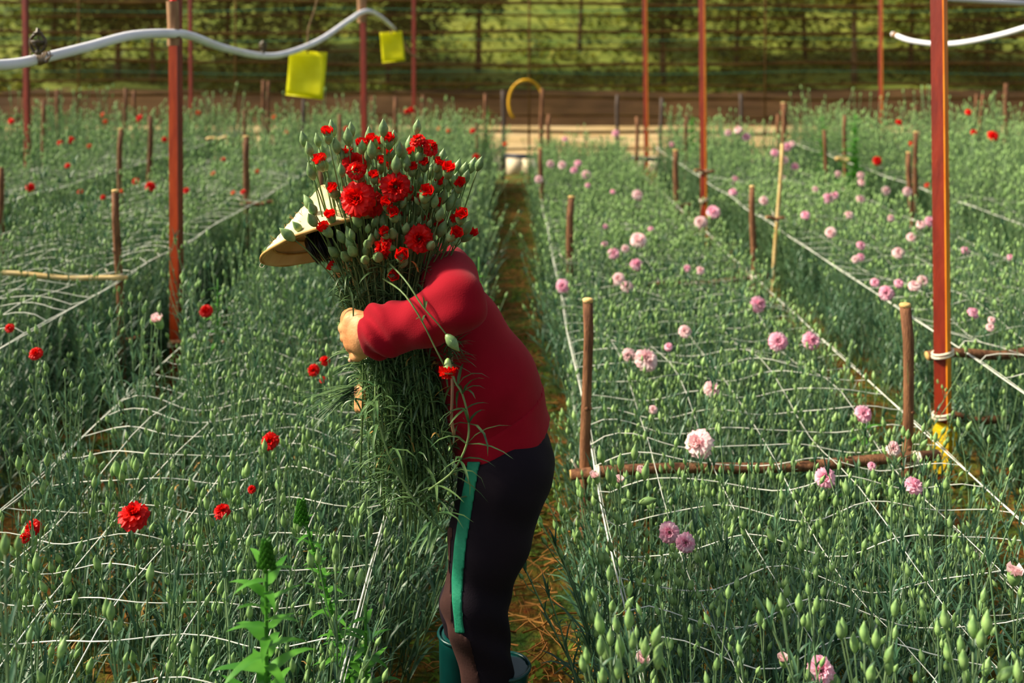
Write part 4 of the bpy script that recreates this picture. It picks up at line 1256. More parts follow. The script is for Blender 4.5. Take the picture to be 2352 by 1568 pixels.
def bundle_stem(px, py, dy, kind, R=0.0, lab=None, col='red', bottom=None, way=None, nleaf=None, group='cut carnations in the carried bundle'):
    T = V(w(px, py, dy)); u = min(max((px - 700) / 400, 0), 1)
    wx = 814 + 168 * u + random.uniform(-14, 14); wdy = -0.135 + 0.13 * random.random()
    if way is None:
        Wp = V(w(wx, 765 + random.uniform(-20, 20), wdy))
        Wu = V(w(wx + (px - wx) * 0.28, 660, wdy * 0.8 + dy * 0.2))
        bx = 838 + 200 * u + random.uniform(-25, 30); by = random.uniform(930, 1235) - 120 * abs(u - 0.55)
        Bt = V(w(bx, by, wdy + random.uniform(-0.05, 0.06)))
        Wl = V(w((wx + bx) / 2 + 4, (765 + by) / 2, wdy - 0.012))
        path = smooth_path([Bt, Wl, Wp, Wu, T.lerp(Wu, 0.35) + V((0, 0, 0.008)), T], 15)
    else:
        path = smooth_path([V(w(*p)) for p in way] + [T], 15)
    root = empty('cut_carnation', path[0]); off = path[0]; path = [p - off for p in path]
    b = MB(); k = len(path)
    b.tube(path, [0.0027 - 0.0011 * i / k for i in range(k)], 5); st = b.build('stem', M['bouquet_stem'], root)
    # swollen joints with a pair of leaves each
    lf = MB(); jn = MB(); nn = nleaf if nleaf is not None else 9
    for q in range(nn):
        t = 0.04 + 0.50 * q / max(nn - 1, 1) + random.uniform(-0.02, 0.02); f = t * (k - 1); i = min(int(f), k - 2); p = path[i].lerp(path[i + 1], f - i); dr = (path[i + 1] - path[i]).normalized()
        jn.lathe([(0.0024, -0.004), (0.0036, 0), (0.0024, 0.004)], 5, p, dr, False)
        a0 = q * PI / 2 + random.uniform(-0.7, 0.7)
        ln = (0.095 if t < 0.5 else 0.062) * random.uniform(0.65, 1.25)
        if 0.30 < t < 0.52:
            ln *= 0.75
        for s in (0, 1):
            lf.leaf(p, a0 + PI * s, random.uniform(0.5, 1.25), ln, 0.0056 * random.uniform(0.8, 1.2), random.uniform(0.5, 2.3), 4, 0.3, random.uniform(-0.3, 0.3))
    jn.build('joint', M['bouquet_stem'], st) if False else st.data
    if nn:
        tag(lf.build('leaves', M['bouquet_leaf'], st), kind='stuff')
    ax_ = (path[-1] - path[-2]).normalized()
    if kind == 'green':
        placed(CBUD, 'bud', root, path[-1], ax_, random.random() * 6, random.uniform(1.1, 1.5))
    elif kind == 'tip':
        s = random.uniform(1.15, 1.6)
        bo = placed(CBUDT, 'bud', root, path[-1], (ax_ + V((random.uniform(-.35, .35), -0.35, 0.15))), random.random() * 6, s)
        placed(TIPS[col][random.randrange(3)], 'petal_tip', bo, (0, 0, 0), (0, 0, 1), 0, 1.0)
    else:
        axb = V(R[1]) if isinstance(R, tuple) else ax_ + V((random.uniform(-.3, .3), -1.3, 0.2))
        rad = R[0] if isinstance(R, tuple) else R
        bo = placed(BLOOM[col][random.randrange(4)], 'bloom', root, path[-1], axb, random.random() * 6, rad / 0.03)
        placed(CALYX, 'calyx', root, path[-1], axb, 0, 1.25)
    # a side bud on many stems
    if kind != 'hang' and way is None and px > 790 and random.random() < 0.75:
        i = random.randrange(10, 13); p = path[i]; e = p + V((random.uniform(-0.03, 0.03), random.uniform(-0.03, 0.01), random.uniform(0.035, 0.06)))
        sb = MB(); sb.tube([p, p.lerp(e, 0.5) + V((0.004, 0, -0.004)), e], 0.0013, 4); sbo = sb.build('side_stem', M['bouquet_stem'], root)
        placed(CBUD, 'bud', sbo, e, (e - p), 0, random.uniform(0.7, 1.2))
    tag(root, lab, 'cut flower', group)
    return root


def bundle_lab(px, py, what):
    side = 'hat side' if px < 820 else 'middle' if px < 950 else 'shoulder side'
    row = 'topmost' if py < 345 else 'upper' if py < 430 else 'mid height' if py < 510 else 'low'
    return what % (row, side), '%s %s' % (row, side)


for (px, py, r, lab) in RED_BIG:
    axv = {820: (-0.25, -1, 0.3), 909: (0.05, -1, 0.2), 963: (0.1, -1, 0.1), 880: (-1, -0.25, 0.1), 990: (0.8, -0.5, 0.4), 959: (-0.2, -0.25, 1)}.get(px, (random.uniform(-.4, .4), -0.9, 0.4))
    bundle_stem(px, py, -0.20 if px not in (856, 815) else -0.15, 'bloom', (r * 1.12 * PD / F, axv), lab)
for i, (px, py) in enumerate(RED_TIP):
    dy = -0.21 + 0.12 * random.random()
    bundle_stem(px, py + 6, dy, 'tip', lab=bundle_lab(px, py, '%s half open red bud at the %s of the carried bundle')[0], group='half open red buds, ' + bundle_lab(px, py, '%s%s')[1])
for i, (px, py) in enumerate(GREEN):
    dy = -0.22 + 0.16 * random.random()
    bundle_stem(px, py + 10, dy, 'green', lab=bundle_lab(px, py, '%s closed green bud at the %s of the carried bundle')[0], group='closed green buds, ' + bundle_lab(px, py, '%s%s')[1])
# stems that fell over the forearm
bundle_stem(1028, 855, -0.335, 'bloom', (0.022, (0.0, -0.35, -1)), 'red carnation hanging upside down over the crimson sleeve', way=[(880, 640, -0.2), (925, 672, -0.29), (965, 730, -0.325), (1000, 800, -0.335)], nleaf=2, group=None)
bundle_stem(1028, 772, -0.34, 'green', lab='green bud on a stem fallen across the crimson sleeve', way=[(890, 600, -0.2), (932, 645, -0.29), (972, 705, -0.33), (1003, 740, -0.34)], nleaf=2, group=None)
# long shoot trailing below, and a bent dry stalk
for way, lab, n_ in (([(985, 1125, -0.26), (1040, 1082, -0.27), (1072, 1020, -0.27), (1076, 965, -0.26), (1062, 905, -0.25), (1043, 870, -0.23), (1030, 800, -0.17)], 'yellow green shoot trailing from the bundle over the sweater hem', 8),
                     ([(1020, 1222, -0.22), (960, 1160, -0.22), (900, 1060, -0.22), (868, 960, -0.2), (862, 890, -0.17), (870, 800, -0.12)], 'long pale shoot hanging lowest beside the dark trousers', 11)):
    root = empty('cut_carnation', V(w(*way[0]))); path = [V(p) - root.location for p in smooth_path([w(*q_) for q_ in way], 22)]
    b = MB(); b.tube(path, [0.0030] * 10 + [0.0026] * 12, 6); st = b.build('stem', M['bouquet_stem'], root); lf = MB()
    for q_ in range(n_):
        p = path[1 + int(q_ * 18 / n_)]
        for s in (0, 1, 2, 3):
            lf.leaf(p, random.random() * 6.28, random.uniform(-0.5, 1.0), random.uniform(0.06, 0.13), 0.0085, random.uniform(0.5, 2.4), 4)
    tag(lf.build('leaves', M['bouquet_leaf'], st), kind='stuff'); tag(root, lab, 'cut flower')
b = MB(); sp0 = V(w(1043, 998, -0.24)); b.tube([V(p) - sp0 for p in smooth_path([w(1043, 998, -0.24), w(1037, 960, -0.25), w(1039, 890, -0.24), w(1036, 800, -0.17)], 10)], 0.0042, 6)
so = b.build('dry_stalk', M['sleeve']); so.location = sp0; tag(so, 'pinkish dry stalk hanging in the bundle before the sweater', 'stalk')
# dense hanging leaves inside the bundle foot
lf = MB(); ds = MB()
for i in range(1050):
    u = random.random(); py = random.uniform(600, 1180); t = (py - 600) / 580
    px = (800 + 215 * u - (t < 0.1) * 20) if t < 0.2 else (825 + 150 * u) if t < 0.36 else (845 - 10 * t + (175 + 40 * t) * u)
    dy = random.uniform(-0.19, 0.05)
    if 690 < py < 815:
        dy = max(dy, -0.14)
    m_ = lf if random.random() > 0.05 else ds
    m_.leaf(V(w(px, py, dy)), random.random() * 6.28, random.uniform(-0.6, 1.3), random.uniform(0.05, 0.11), 0.0058, random.uniform(0.4, 2.2), 4, 0.3, random.uniform(-0.3, 0.3))
for i in range(40):                     # tuft sweeping out to the left
    p = V(w(812 + random.uniform(0, 14), 905 + random.uniform(-20, 10), -0.16))
    lf.leaf(p, PI + random.uniform(-0.4, 0.7), random.uniform(-0.55, 0.15), random.uniform(0.10, 0.19), 0.0055, random.uniform(0.1, 0.7), 5)
for i in range(60):                     # tuft between sleeve and sweater
    p = V(w(1020 + random.uniform(-14, 22), 800 + random.uniform(-25, 40), -0.2))
    lf.leaf(p, random.uniform(-1.2, 0.8), random.uniform(-0.2, 1.0), random.uniform(0.05, 0.09), 0.0045, random.uniform(0.3, 1.1), 4)
lo_ = lf.build('bundle_leaves', [M['bouquet_leaf']]); tag(lo_, 'grey green leaves crowded in the carried bundle', 'leaves', kind='stuff')
do_ = ds.build('bundle_dry_leaves', [M['dead']]); tag(do_, 'curled dry leaves in the carried bundle', 'leaves', kind='stuff')
# ================================================================== BED PLANTS


def gen_stem(h, lod, bx, by, lean, az):
    """stem, leaves and bud positions of one upright carnation shoot"""
    st = MB(); lf = MB(); buds = []
    n = 7 if lod else 5; ph = random.random() * 6
    path = []
    for i in range(n):
        t = i / (n - 1); o = lean * h * t * t
        path.append(V((bx + math.cos(az) * o + 0.008 * math.sin(4 * t + ph), by + math.sin(az) * o + 0.008 * math.cos(5 * t + ph), h * t)))
    st.tube(path, [0.0029 - 0.0011 * i / n for i in range(n)] if lod else [0.0034] * n, 4 if lod else 3, False)
    step = 0.060 if lod else 0.09; z = 0.05; a = random.random() * 3
    while z < h * 0.93:
        t = z / h; f = t * (n - 1); i = min(int(f), n - 2); p = path[i].lerp(path[i + 1], f - i)
        ln = (0.145 - 0.03 * t) if t < 0.56 else 0.145 * max(0.15, 1 - (t - 0.4) * 2.1)
        for s in (0, 1):
            L = ln * random.uniform(0.75, 1.2)
            lf.leaf(p, a + s * PI + random.uniform(-.3, .3), random.uniform(0.85, 1.35), L, (0.0088 if lod else 0.013) * (0.6 + 0.4 * L / 0.12) * random.uniform(0.8, 1.15), random.uniform(0.3, 1.5), 3 if lod else 2, 0.3)
        a += PI / 2 + random.uniform(-.25, .25); z += step * random.uniform(0.8, 1.2)
    if lod and random.random() < 0.3:      # a leafy tip without a bud
        for s in range(5):
            lf.leaf(path[-1] - V((0, 0, 0.01)), s * 2.4, random.uniform(1.1, 1.5), random.uniform(0.04, 0.075), 0.006, random.uniform(0.2, 0.7), 3)
    else:
        buds.append((path[-1], (path[-1] - path[-2]).normalized(), random.uniform(0.7, 1.15)))
    for q in range(random.choice((0, 0, 1, 1, 2)) if lod else random.choice((0, 1, 1))):
        t = random.uniform(0.78, 0.95); f = t * (n - 1); i = min(int(f), n - 2); p = path[i].lerp(path[i + 1], f - i); a = random.random() * 6.28
        L = random.uniform(0.03, 0.075); e = p + V((math.cos(a) * L * 0.45, math.sin(a) * L * 0.45, L))
        st.tube([p, p.lerp(e, 0.5) + V((math.cos(a), math.sin(a), 0)) * 0.006, e], 0.0013, 3, False)
        if lod:
            lf.leaf(p, a, 1.0, 0.025, 0.003, 0.6, 2)
        buds.append((e, (e - p).normalized(), random.uniform(0.5, 0.95)))
    return st, lf, buds


def gen_plant(lod, ns, spread, h0=1.0):
    out = []
    for k in range(ns):
        a = 2 * PI * k / ns + random.random(); r = spread * random.uniform(0.2, 1.0)
        out.append(gen_stem(h0 * random.uniform(0.70, 1.06), lod, math.cos(a) * r, math.sin(a) * r, random.uniform(0.0, 0.22), a + random.uniform(-.8, .8)))
    return out


def joined(plant, mats, lod):
    j = MB()
    bm_ = bud_mb(1.0 if lod else 1.25, 6 if lod else 5)
    for st, lf, buds in plant:
        j.merge(st, 0); j.merge(lf, 1)
        for p, ax_, s in buds:
            qq = V((0, 0, 1)).rotation_difference(ax_); t = MB(); t.v = [p + qq @ (V(v) * s) for v in bm_.v]; t.f = bm_.f; t.mi = [2] * len(bm_.f); j.merge(t)
    return j.mesh('carnation_plant_part', mats)


# beds: x range, y range, height function, colour, name phrase
def hR(y): return 0.50 + 0.025 * max(0, y - 3.5)
def hL(y): return 0.56 + 0.07 * min(max(0, y - 2.4), 4) + 0.02 * max(0, y - 6)
def hO(y): return 0.80 + 0.030 * max(0, y - 5)
def hP(y): return 0.62 + 0.034 * max(0, y - 4)
H0 = [0.5] * 4 + [0.72] * 4 + [0.95] * 3


def pick(hgt):
    k = 0 if hgt < 0.6 else 4 if hgt < 0.83 else 8
    return k + random.randrange(3 if k == 8 else 4)


BEDS = [('pink', 0.265, 1.62, 1.55, 14.4, hR), ('red', -1.64, -0.31, 1.6, 15.2, hL), ('pink2', 2.08, 3.32, 3.0, 14.6, hP), ('red2', -3.35, -2.05, 2.6, 15.2, hO),
        ('red3', 4.0, 5.3, 5.5, 15.2, hO), ('red4', -5.2, -3.95, 5.6, 15.2, hO), ('red5', -7.1, -5.8, 8.5, 15.2, hO), ('red6', 5.9, 7.2, 9.0, 15.2, hO)]
# ================================================================== FLOWERS IN THE BEDS
FLW = []


def flower(px, py, rpx, col, bed, lab, group=None, d=None, kind='bloom', ax=None):
    lo_, hi_, hf = {'pink': (0.34, 1.6, hR), 'red': (-1.6, -0.38, hL), 'pink2': (2.1, 3.32, hP), 'red2': (-3.3, -2.1, hO), 'red3': (4.0, 5.3, hO), 'far': (-9, 9, hO)}[bed]
    if d is None:
        d = 4.0
        for _ in range(20):
            d = depth_at(py, hf(d) * 1.0 + 0.03)
    x = (px - CX) / F * d; z = H - (py - HY) / F * d
    big = rpx >= 11
    if rpx >= 8:
        FLW.append((px, py, d, rpx))
    T = V((x, d, z)); lean = V((random.uniform(-.05, .05), random.uniform(0.0, .06), 0)); Bt = V((x, d, 0)) + lean
    root = empty({'red': 'red_carnation', 'pink': 'pink_carnation', 'pale': 'pink_carnation', 'orange': 'orange_carnation'}[col], Bt)
    path = smooth_path([V((0, 0, 0)), (T - Bt) * 0.5 - lean * 0.25, T - Bt], 7); st = MB(); st.tube(path, [0.0028, 0.0027, 0.0026, 0.0024, 0.0022, 0.002, 0.0018], 5 if big else 3, False)
    so = st.build('stem', M['stem'], root)
    if big:
        lf = MB(); zz = 0.06; a = random.random() * 3
        while zz < z * 0.85:
            i = min(int(zz / z * 6), 5); p = path[i].lerp(path[i + 1], zz / z * 6 - i)
            for s in (0, 1):
                lf.leaf(p, a + s * PI, random.uniform(.8, 1.3), (0.1 if zz < 0.6 * z else 0.05) * random.uniform(.7, 1.2), 0.0062, random.uniform(.3, 1.5), 3)
            a += PI / 2; zz += 0.055
        tag(lf.build('leaves', M['leaf'], so), kind='stuff')
    R = rpx / F * d * 1.05
    A = V(ax) if ax else V((random.uniform(-.5, .5), random.uniform(-1.2, -0.4), random.uniform(0.25, 0.9)))
    if kind == 'bloom':
        bl = BLOOM[col]
        placed(bl[random.randrange(len(bl))], 'bloom', root, path[-1], A, random.random() * 6, R / 0.03)
        if big:
            placed(CALYX, 'calyx', root, path[-1], A, 0, max(0.8, R / 0.03 * 0.9))
    else:
        bo = placed(BUDT, 'bud', root, path[-1], A, 0, R / 0.010); placed(TIPS[col][random.randrange(3)], 'petal_tip', bo, (0, 0, 0), (0, 0, 1), 0, 1.0)
    if big:
        for q_ in range(random.choice((1, 2, 3))):
            p = path[5]; a = random.random() * 6.28; e = p + V((math.cos(a) * 0.03, math.sin(a) * 0.03 + 0.01, random.uniform(0.04, 0.08)))
            s_ = MB(); s_.tube([p, p.lerp(e, 0.5) + V((math.cos(a), math.sin(a), 0)) * 0.006, e], 0.0013, 3, False); s2 = s_.build('side_stem', M['stem'], root)
            placed(BUD, 'bud', s2, e, (e - p), 0, random.uniform(.6, 1.0))
    tag(root, lab, 'flower', group)


N_ = 'named'
PINK_A = [(1603, 1018, 31, 'pale', 'pale pink full carnation just above the near crossbar'), (1895, 1096, 22, 'pink', 'pink carnation just below the middle of the near crossbar'),
          (2100, 1114, 20, 'pink', 'pink carnation below the stake with the bare wood scar'), (1537, 1222, 22, 'pink', 'upper of two bright pink carnations below the near crossbar'),
          (1575, 1246, 21, 'pink', 'lower of two bright pink carnations below the near crossbar'), (1885, 1540, 29, 'pink', 'nearest pink carnation, cut by the lower picture edge'),
          (1983, 950, 19, 'pink', 'deep pink carnation left of the stake with the bare wood scar'), (1635, 892, 18, 'pale', 'pale pink carnation alone in the net between the two crossbars'),
          (1485, 825, 25, 'pale', 'large pale double carnation with a smaller one at its side'), (1443, 815, 14, 'pale', 'smaller pale carnation beside the large pale double one'),
          (1535, 796, 9, 'pink', 'small pink opening carnation right of the large pale double one'), (1573, 760, 14, 'pale', 'pale carnation seen from the side above the large double one'),
          (1787, 783, 20, 'pink', 'left of two pink carnations level with the yellow taped post tie'), (1864, 782, 19, 'pink', 'right of two pink carnations at the edge of the pink bed'),
          (1743, 698, 18, 'pink', 'pink carnation under the right end of the second crossbar'), (1466, 551, 18, 'pale', 'large whitish pink carnation beyond the second crossbar'),
          (1410, 582, 13, 'pink', 'round mauve pink carnation left of the large whitish one'), (1463, 607, 14, 'pink', 'pink carnation below the large whitish one'),
          (1292, 656, 15, 'pink', 'pink carnation at the path edge above the near left stake'), (1420, 640, 14, 'pale', 'pale drooping carnation left of the second crossbar'),
          (1440, 658, 13, 'pale', 'pale carnation touching the left end of the second crossbar'), (1609, 620, 10, 'pale', 'narrow pale carnation above the second crossbar'),
          (1637, 486, 15, 'pink', 'upper pink carnation at the foot of the second red post'), (1609, 510, 14, 'pale', 'lower pale carnation at the foot of the second red post'),
          (1465, 447, 12, 'pale', 'pink carnation left of the third crossbar'), (2052, 1030, 15, 'pale', 'drooping pale carnation against the scarred stake'),
          (2003, 1070, 9, 'pink', 'small pink bud under the right part of the near crossbar')]
for px, py, r, c, lab in PINK_A:
    flower(px, py, r, c, 'pink', lab, ax=(-0.15, -0.9, 0.45) if px in (1885, 1895, 1537, 1575) else None)
for px, py, r, lab in ((1472, 1538, 13, 'fat pink tipped bud at the lower edge of the pink bed'), (2326, 1340, 15, 'half open pink flower at the lower right edge of the bed'), (1465, 1098, 9, 'pink tipped bud beside the cluster at the near crossbar'),
                       (1372, 1108, 9, 'white tipped bud in the cluster at the near left stake'), (1420, 1120, 9, 'cream tipped bud in the cluster at the near left stake'), (1800, 1530, 10, 'pink tipped bud left of the nearest pink carnation')):
    flower(px, py, r, 'pale', 'pink', lab, kind='bud', ax=(random.uniform(-.4, .4), -0.3, 1))
for px, py, r in ((1347, 400, 10), (1265, 376, 9), (1291, 379, 9), (1327, 374, 8), (1318, 390, 8), (1238, 412, 9), (1414, 306, 8), (1298, 320, 6), (1543, 332, 7), (1437, 570, 9), (1500, 940, 10), (1578, 615, 8), (1408, 440, 6), (1350, 425, 6), (1495, 525, 6), (1390, 520, 6), (1388, 560, 7)):
    flower(px, py, r, 'pale' if r > 8 else 'pink', 'pink', 'small distant pink carnation in the bed right of the path', 'distant pink carnations right of the path')
for px, py, r in ((2036, 673, 16), (1908, 533, 12), (2064, 580, 13), (2094, 544, 10), (1978, 563, 10), (1950, 493, 10), (1850, 493, 10), (1903, 455, 12), (1916, 448, 9), (1977, 457, 10), (1980, 418, 9), (1978, 402, 8), (1926, 400, 8),
                  (2036, 437, 10), (2085, 440, 10), (2115, 515, 10), (2138, 508, 12), (1873, 435, 8), (1808, 337, 10), (1780, 350, 9), (1803, 367, 9), (1826, 382, 9), (1673, 305, 8), (1695, 298, 9), (1714, 314, 9), (1800, 410, 8), (1755, 460, 10), (1684, 440, 9),
                  (1690, 413, 9), (2237, 718, 13), (2278, 735, 8), (2275, 751, 9), (2218, 575, 9), (2100, 655, 13), (2065, 650, 10), (2120, 645, 12), (2010, 648, 10), (1978, 590, 9), (1965, 595, 8), (2045, 500, 8), (2320, 590, 7), (1820, 330, 7)):
    flower(px, py, r, 'pale' if (px + py) % 3 else 'pink', 'pink2', 'pink carnation among the flowers of the right bed behind the big red post', 'pink carnations of the right bed', d=None if py > 420 else 11.0)
RED_A = [(307, 1182, 33, 'largest red carnation low in the near left bed'), (510, 1172, 18, 'tilted red carnation right of the largest one in the left bed'), (578, 1123, 9, 'small starry red opening bud in the left bed'),
         (620, 1013, 19, 'ragged red carnation between the net lines left of the person'), (720, 850, 13, 'lower red carnation of the pair left of the hand'), (747, 828, 11, 'upper red carnation of the pair left of the hand'),
         (473, 713, 14, 'red carnation just right of the sleeved red post'), (82, 811, 14, 'squarish red carnation far out in the left bed'), (22, 753, 10, 'dark red carnation at the left picture edge'),
         (74, 1212, 18, 'dark red carnation behind a bud stem at the lower left'), (56, 1235, 11, 'dark red petals hanging under the lower left carnation'), (742, 872, 8, 'red tipped bud under the pair left of the hand')]
for px, py, r, lab in RED_A:
    flower(px, py, r, 'red', 'red' if px > 100 else 'red2' if py < 900 else 'red', lab, ax=(0.1, -0.25, 1) if px in (307, 510) else None)
for px, py, r in ((68, 430, 10), (345, 427, 11), (312, 416, 8), (184, 440, 6), (236, 453, 6), (155, 380, 6), (162, 321, 8), (138, 327, 6), (427, 437, 7), (512, 366, 6), (489, 398, 5), (558, 440, 6), (378, 320, 6), (590, 393, 5), (535, 442, 5), (205, 335, 5), (280, 438, 5)):
    flower(px, py, r, 'red' if r > 5 else 'orange', 'red2', 'small distant red carnation in the left beds', 'distant red carnations on the left')
for px, py, r in ((320, 270, 7), (315, 278, 5), (235, 263, 5), (242, 279, 5), (25, 278, 7), (935, 255, 6), (945, 252, 6), (1085, 300, 6), (1095, 360, 8), (1010, 295, 5), (1030, 300, 5), (796, 296, 6), (455, 258, 5), (630, 268, 5), (657, 305, 5), (57, 340, 5), (1160, 330, 5)):
    flower(px, py, r, 'orange' if r < 6 else 'red', 'far', 'tiny red carnation at the far end of the left beds', 'tiny red carnations at the far left end', d=11.0 + 2.5 * random.random())
for px, py, r in ((2280, 312, 12), (2237, 303, 7), (2065, 280, 7), (2015, 369, 10), (2095, 330, 7), (2225, 257, 7), (2347, 478, 7), (2130, 425, 6)):
    flower(px, py, r, 'red', 'red3', 'small red carnation in the outermost right bed', 'distant red carnations on the right', d=9.5 + 2 * random.random())
# ---- leave the taped post foot and most of the near crossbar open to view
FLW += [(2168, 1010, 4.45, 18), (2168, 1060, 4.45, 18)] + [(1330 + 105 * i, 1078 - 5 * i, 3.68, 9) for i in range(8)]


def bud_cluster(px, py, d, n, sc, lab, hgt_px=70):
    T = W(px, py, d); Bt = V((T.x + random.uniform(-.03, .03), d + 0.03, 0)); root = empty('budded_carnation', Bt); T = T - Bt
    path = smooth_path([V((0, 0, 0)), T * 0.5 + V((0.012, 0, 0)), T], 9); st = MB(); st.tube(path, [0.0036 - 0.0002 * i for i in range(9)], 6); so = st.build('stem', M['stem'], root)
    lf = MB(); zz = 0.05; a = random.random() * 3
    while zz < T.z * 0.98:
        f = zz / T.z * 8; i = min(int(f), 7); pt = path[i].lerp(path[i + 1], f - i)
        for s in (0, 1):
            lf.leaf(pt, a + s * PI, random.uniform(.9, 1.35), 0.13 * max(0.3, 1 - 0.7 * zz / T.z) * random.uniform(.8, 1.2), 0.0085, random.uniform(.2, 1.3), 4)
        a += PI / 2; zz += 0.05
    tag(lf.build('leaves', M['leaf'], so), kind='stuff')
    k = hgt_px / F * d
    for j in range(n):
        a = j * 2.4; h0 = path[5 + j % 3]; e = T + V((math.cos(a) * k * 0.5, math.sin(a) * 0.02, random.uniform(-0.75, 0.25) * k))
        sb = MB(); m_ = h0.lerp(e, 0.5) + V((math.cos(a) * 0.004, 0, -0.004)); sb.tube([h0, m_, e], 0.0014, 4, False); s2 = sb.build('side_stem', M['stem'], root)
        ax_ = (e - m_).normalized() + V((0, 0, 0.4))
        placed(BUD, 'bud', s2, e, ax_, j, sc * random.uniform(0.75, 1.1))
        FLW.append((CX + F * (e + Bt).x / (e + Bt).y, HY + F * (H - (e + Bt).z) / (e + Bt).y, d, 10))
    placed(BUD, 'bud', root, path[-1], (0, 0, 1), 0, sc)
    tag(root, lab, 'flower')


for a_ in ((1425, 1075, 2.95, 9, 1.45, 'cluster of fat pale buds in front of the near left stake', 110), (1445, 1215, 2.75, 5, 1.0, 'small bud cluster below the fat pale buds by the near left stake', 80),
           (1400, 1330, 2.3, 6, 1.05, 'tall bud group at the path side below the near crossbar', 90), (1445, 1440, 1.95, 9, 1.25, 'crowded pale bud cluster low at the path side of the pink bed', 130),
           (1380, 1500, 1.9, 5, 1.1, 'lowest bud group at the path side corner of the pink bed', 80), (2075, 1000, 3.4, 6, 1.1, 'bud cluster leaning on the stake with the bare wood scar', 90),
           (1985, 1470, 1.95, 7, 1.2, 'bud cluster right of the nearest pink carnation', 110), (2235, 1460, 1.95, 8, 1.3, 'fat bud cluster in the lower right corner of the pink bed', 130),
           (1835, 1400, 2.1, 5, 1.1, 'bud group above the nearest pink carnation', 80), (1655, 1150, 2.9, 5, 1.0, 'bud group right of the two bright pink carnations', 70),
           (285, 1085, 3.0, 5, 1.25, 'tall fat buds above the largest red carnation of the left bed', 55), (68, 1085, 2.7, 4, 1.1, 'tall pale buds at the outer front of the red bed', 80),
           (12, 1268, 1.75, 2, 1.1, 'blurred bud stem at the very front outer corner of the red bed', 60), (255, 1420, 2.1, 2, 1.2, 'single fat bud low in the red bed below the largest red carnation', 40),
           (770, 1290, 2.3, 5, 1.1, 'bud group beside the leaning green weed', 110), (505, 1080, 2.9, 4, 1.1, 'bud group above the tilted red carnation of the left bed', 80),
           (300, 690, 4.3, 4, 1.2, 'tall buds rising before the tall sunlit stake', 60), (420, 640, 4.6, 6, 1.2, 'tall buds rising before the foot of the sleeved red post', 90)):
    bud_cluster(*a_)
flower(370, 752, 11, 'pale', 'red', 'cream white half open flower beside the foot of the sleeved red post', ax=(-0.2, -0.5, 1), kind='bud')
# ---- the plants between them
protos = [gen_plant(1, 5, 0.055, h0) for h0 in H0]
near_pts = []; far_pts = []
for name, x0, x1, y0, y1, hf in BEDS:
    y = y0
    while y < y1:
        sp = 0.125 if y < 8 else 0.15
        x = x0 + sp / 2
        while x < x1:
            px_ = x + random.uniform(-.045, .045); py_ = y + random.uniform(-.045, .045)
            hgt = hf(py_) * random.uniform(0.82, 1.06)
            if random.random() < (0.12 if py_ > 7 else 0.28 if py_ > 2.4 else 0.45):
                hgt *= random.uniform(1.15, 1.5 if py_ < 7 else 1.25)
            edge = min(px_ - x0, x1 - px_); tilt = 0.28 * max(0, 1 - edge / 0.2) * (1 if px_ - x0 > x1 - px_ else -1)
            if name == 'red' and px_ > -0.42 and py_ < 2.95:
                hgt *= 0.6
            # thin the outer left corner of the red bed, where the photograph shows the soil between the shoots
            thin = 0.0
            if name == 'red' and px_ < -0.95 and 1.6 < py_ < 4.2:
                thin = 0.42
            if name == 'red2' and py_ < 5.2:
                thin = 0.35
            if name == 'pink' and 2.0 < py_ < 3.0 and px_ > 1.25:
                thin = 0.5
            ax_p, top_p = CX + F * px_ / py_, HY + F * (H - hgt) / py_
            for fx, fy, fdp, fr in FLW:        # a flower that stands clear of the shoots before it
                if fdp - 2.0 < py_ < fdp + 0.03 and abs(ax_p - fx) < fr + 26 and top_p < fy + fr * 1.2:
                    hgt = min(hgt, H - (fy + fr * 1.3 - HY) / F * py_); top_p = fy + fr
            if name == 'red' and px_ > -0.4 and py_ > 3.2:
                hgt *= 0.85
            if hgt < 0.2 or (abs(px_ + 0.08) < 0.3 and 1.9 < py_ < 3.0):
                x += sp
                continue
            inview = abs(px_) < (1200 / F) * (py_ + 0.25) + 0.9
            if inview and random.random() > thin:
                sx = CX + F * px_ / py_; sy = HY + F * (H - hgt) / py_
                vis = 0 < sx < 2352 and sy < 1568
                (near_pts if (vis and name in ('pink', 'red') and py_ < 4.6) else far_pts).append((py_, px_, hgt, name, random.random() * 6.28, tilt, pick(hgt)))
            x += sp
        y += sp
near_pts.sort(); far_pts += near_pts[300:]; near_pts = near_pts[:300]
# split originals: one Empty, stems with their leaves and buds
PROTO = []
for k, pl in enumerate(protos):
    root = empty('carnation_plant', (0, 0, 0))
    for st, lf, buds in pl:
        so = kid(root, st.build('stem', M['stem'], root)); lo2 = kid(so, lf.build('leaves', M['leaf'], so)); tag(lo2, kind='stuff')
        for p, ax_, s in buds:
            kid(so, placed(BUD, 'bud', so, p, ax_, 0, s))
    PROTO.append(root)
JM = [joined(pl, [M['stem'], M['leaf'], M['bud']], 1) for pl in protos]
SIMPLE = []
for k, pl in enumerate(protos):
    a = MB(); c = MB(); d_ = MB()
    for st, lf, buds in pl:
        a.merge(st); c.merge(lf)
        bm_ = bud_mb(1.0, 6)
        for p, ax_, s in buds:
            qq = V((0, 0, 1)).rotation_difference(ax_); d_.add([p + qq @ (V(v) * s) for v in bm_.v], bm_.f)
    SIMPLE.append((a.mesh('stems', M['stem']), c.mesh('leaves', M['leaf']), d_.mesh('buds', M['bud'])))
USED = [False] * 11
ZONE = {'pink': ['nearest bushy carnation plants at the front of the pink bed', 'budded carnation plant well before the near crossbar', 'budded carnation plant just under the near crossbar', 'budded carnation plant behind the near crossbar'],
        'red': ['nearest long leaved carnation plant, red bed front,', 'budded carnation plant before the person in the red bed', 'budded carnation plant beside the person in the red bed', 'budded carnation plant behind the person in the red bed']}
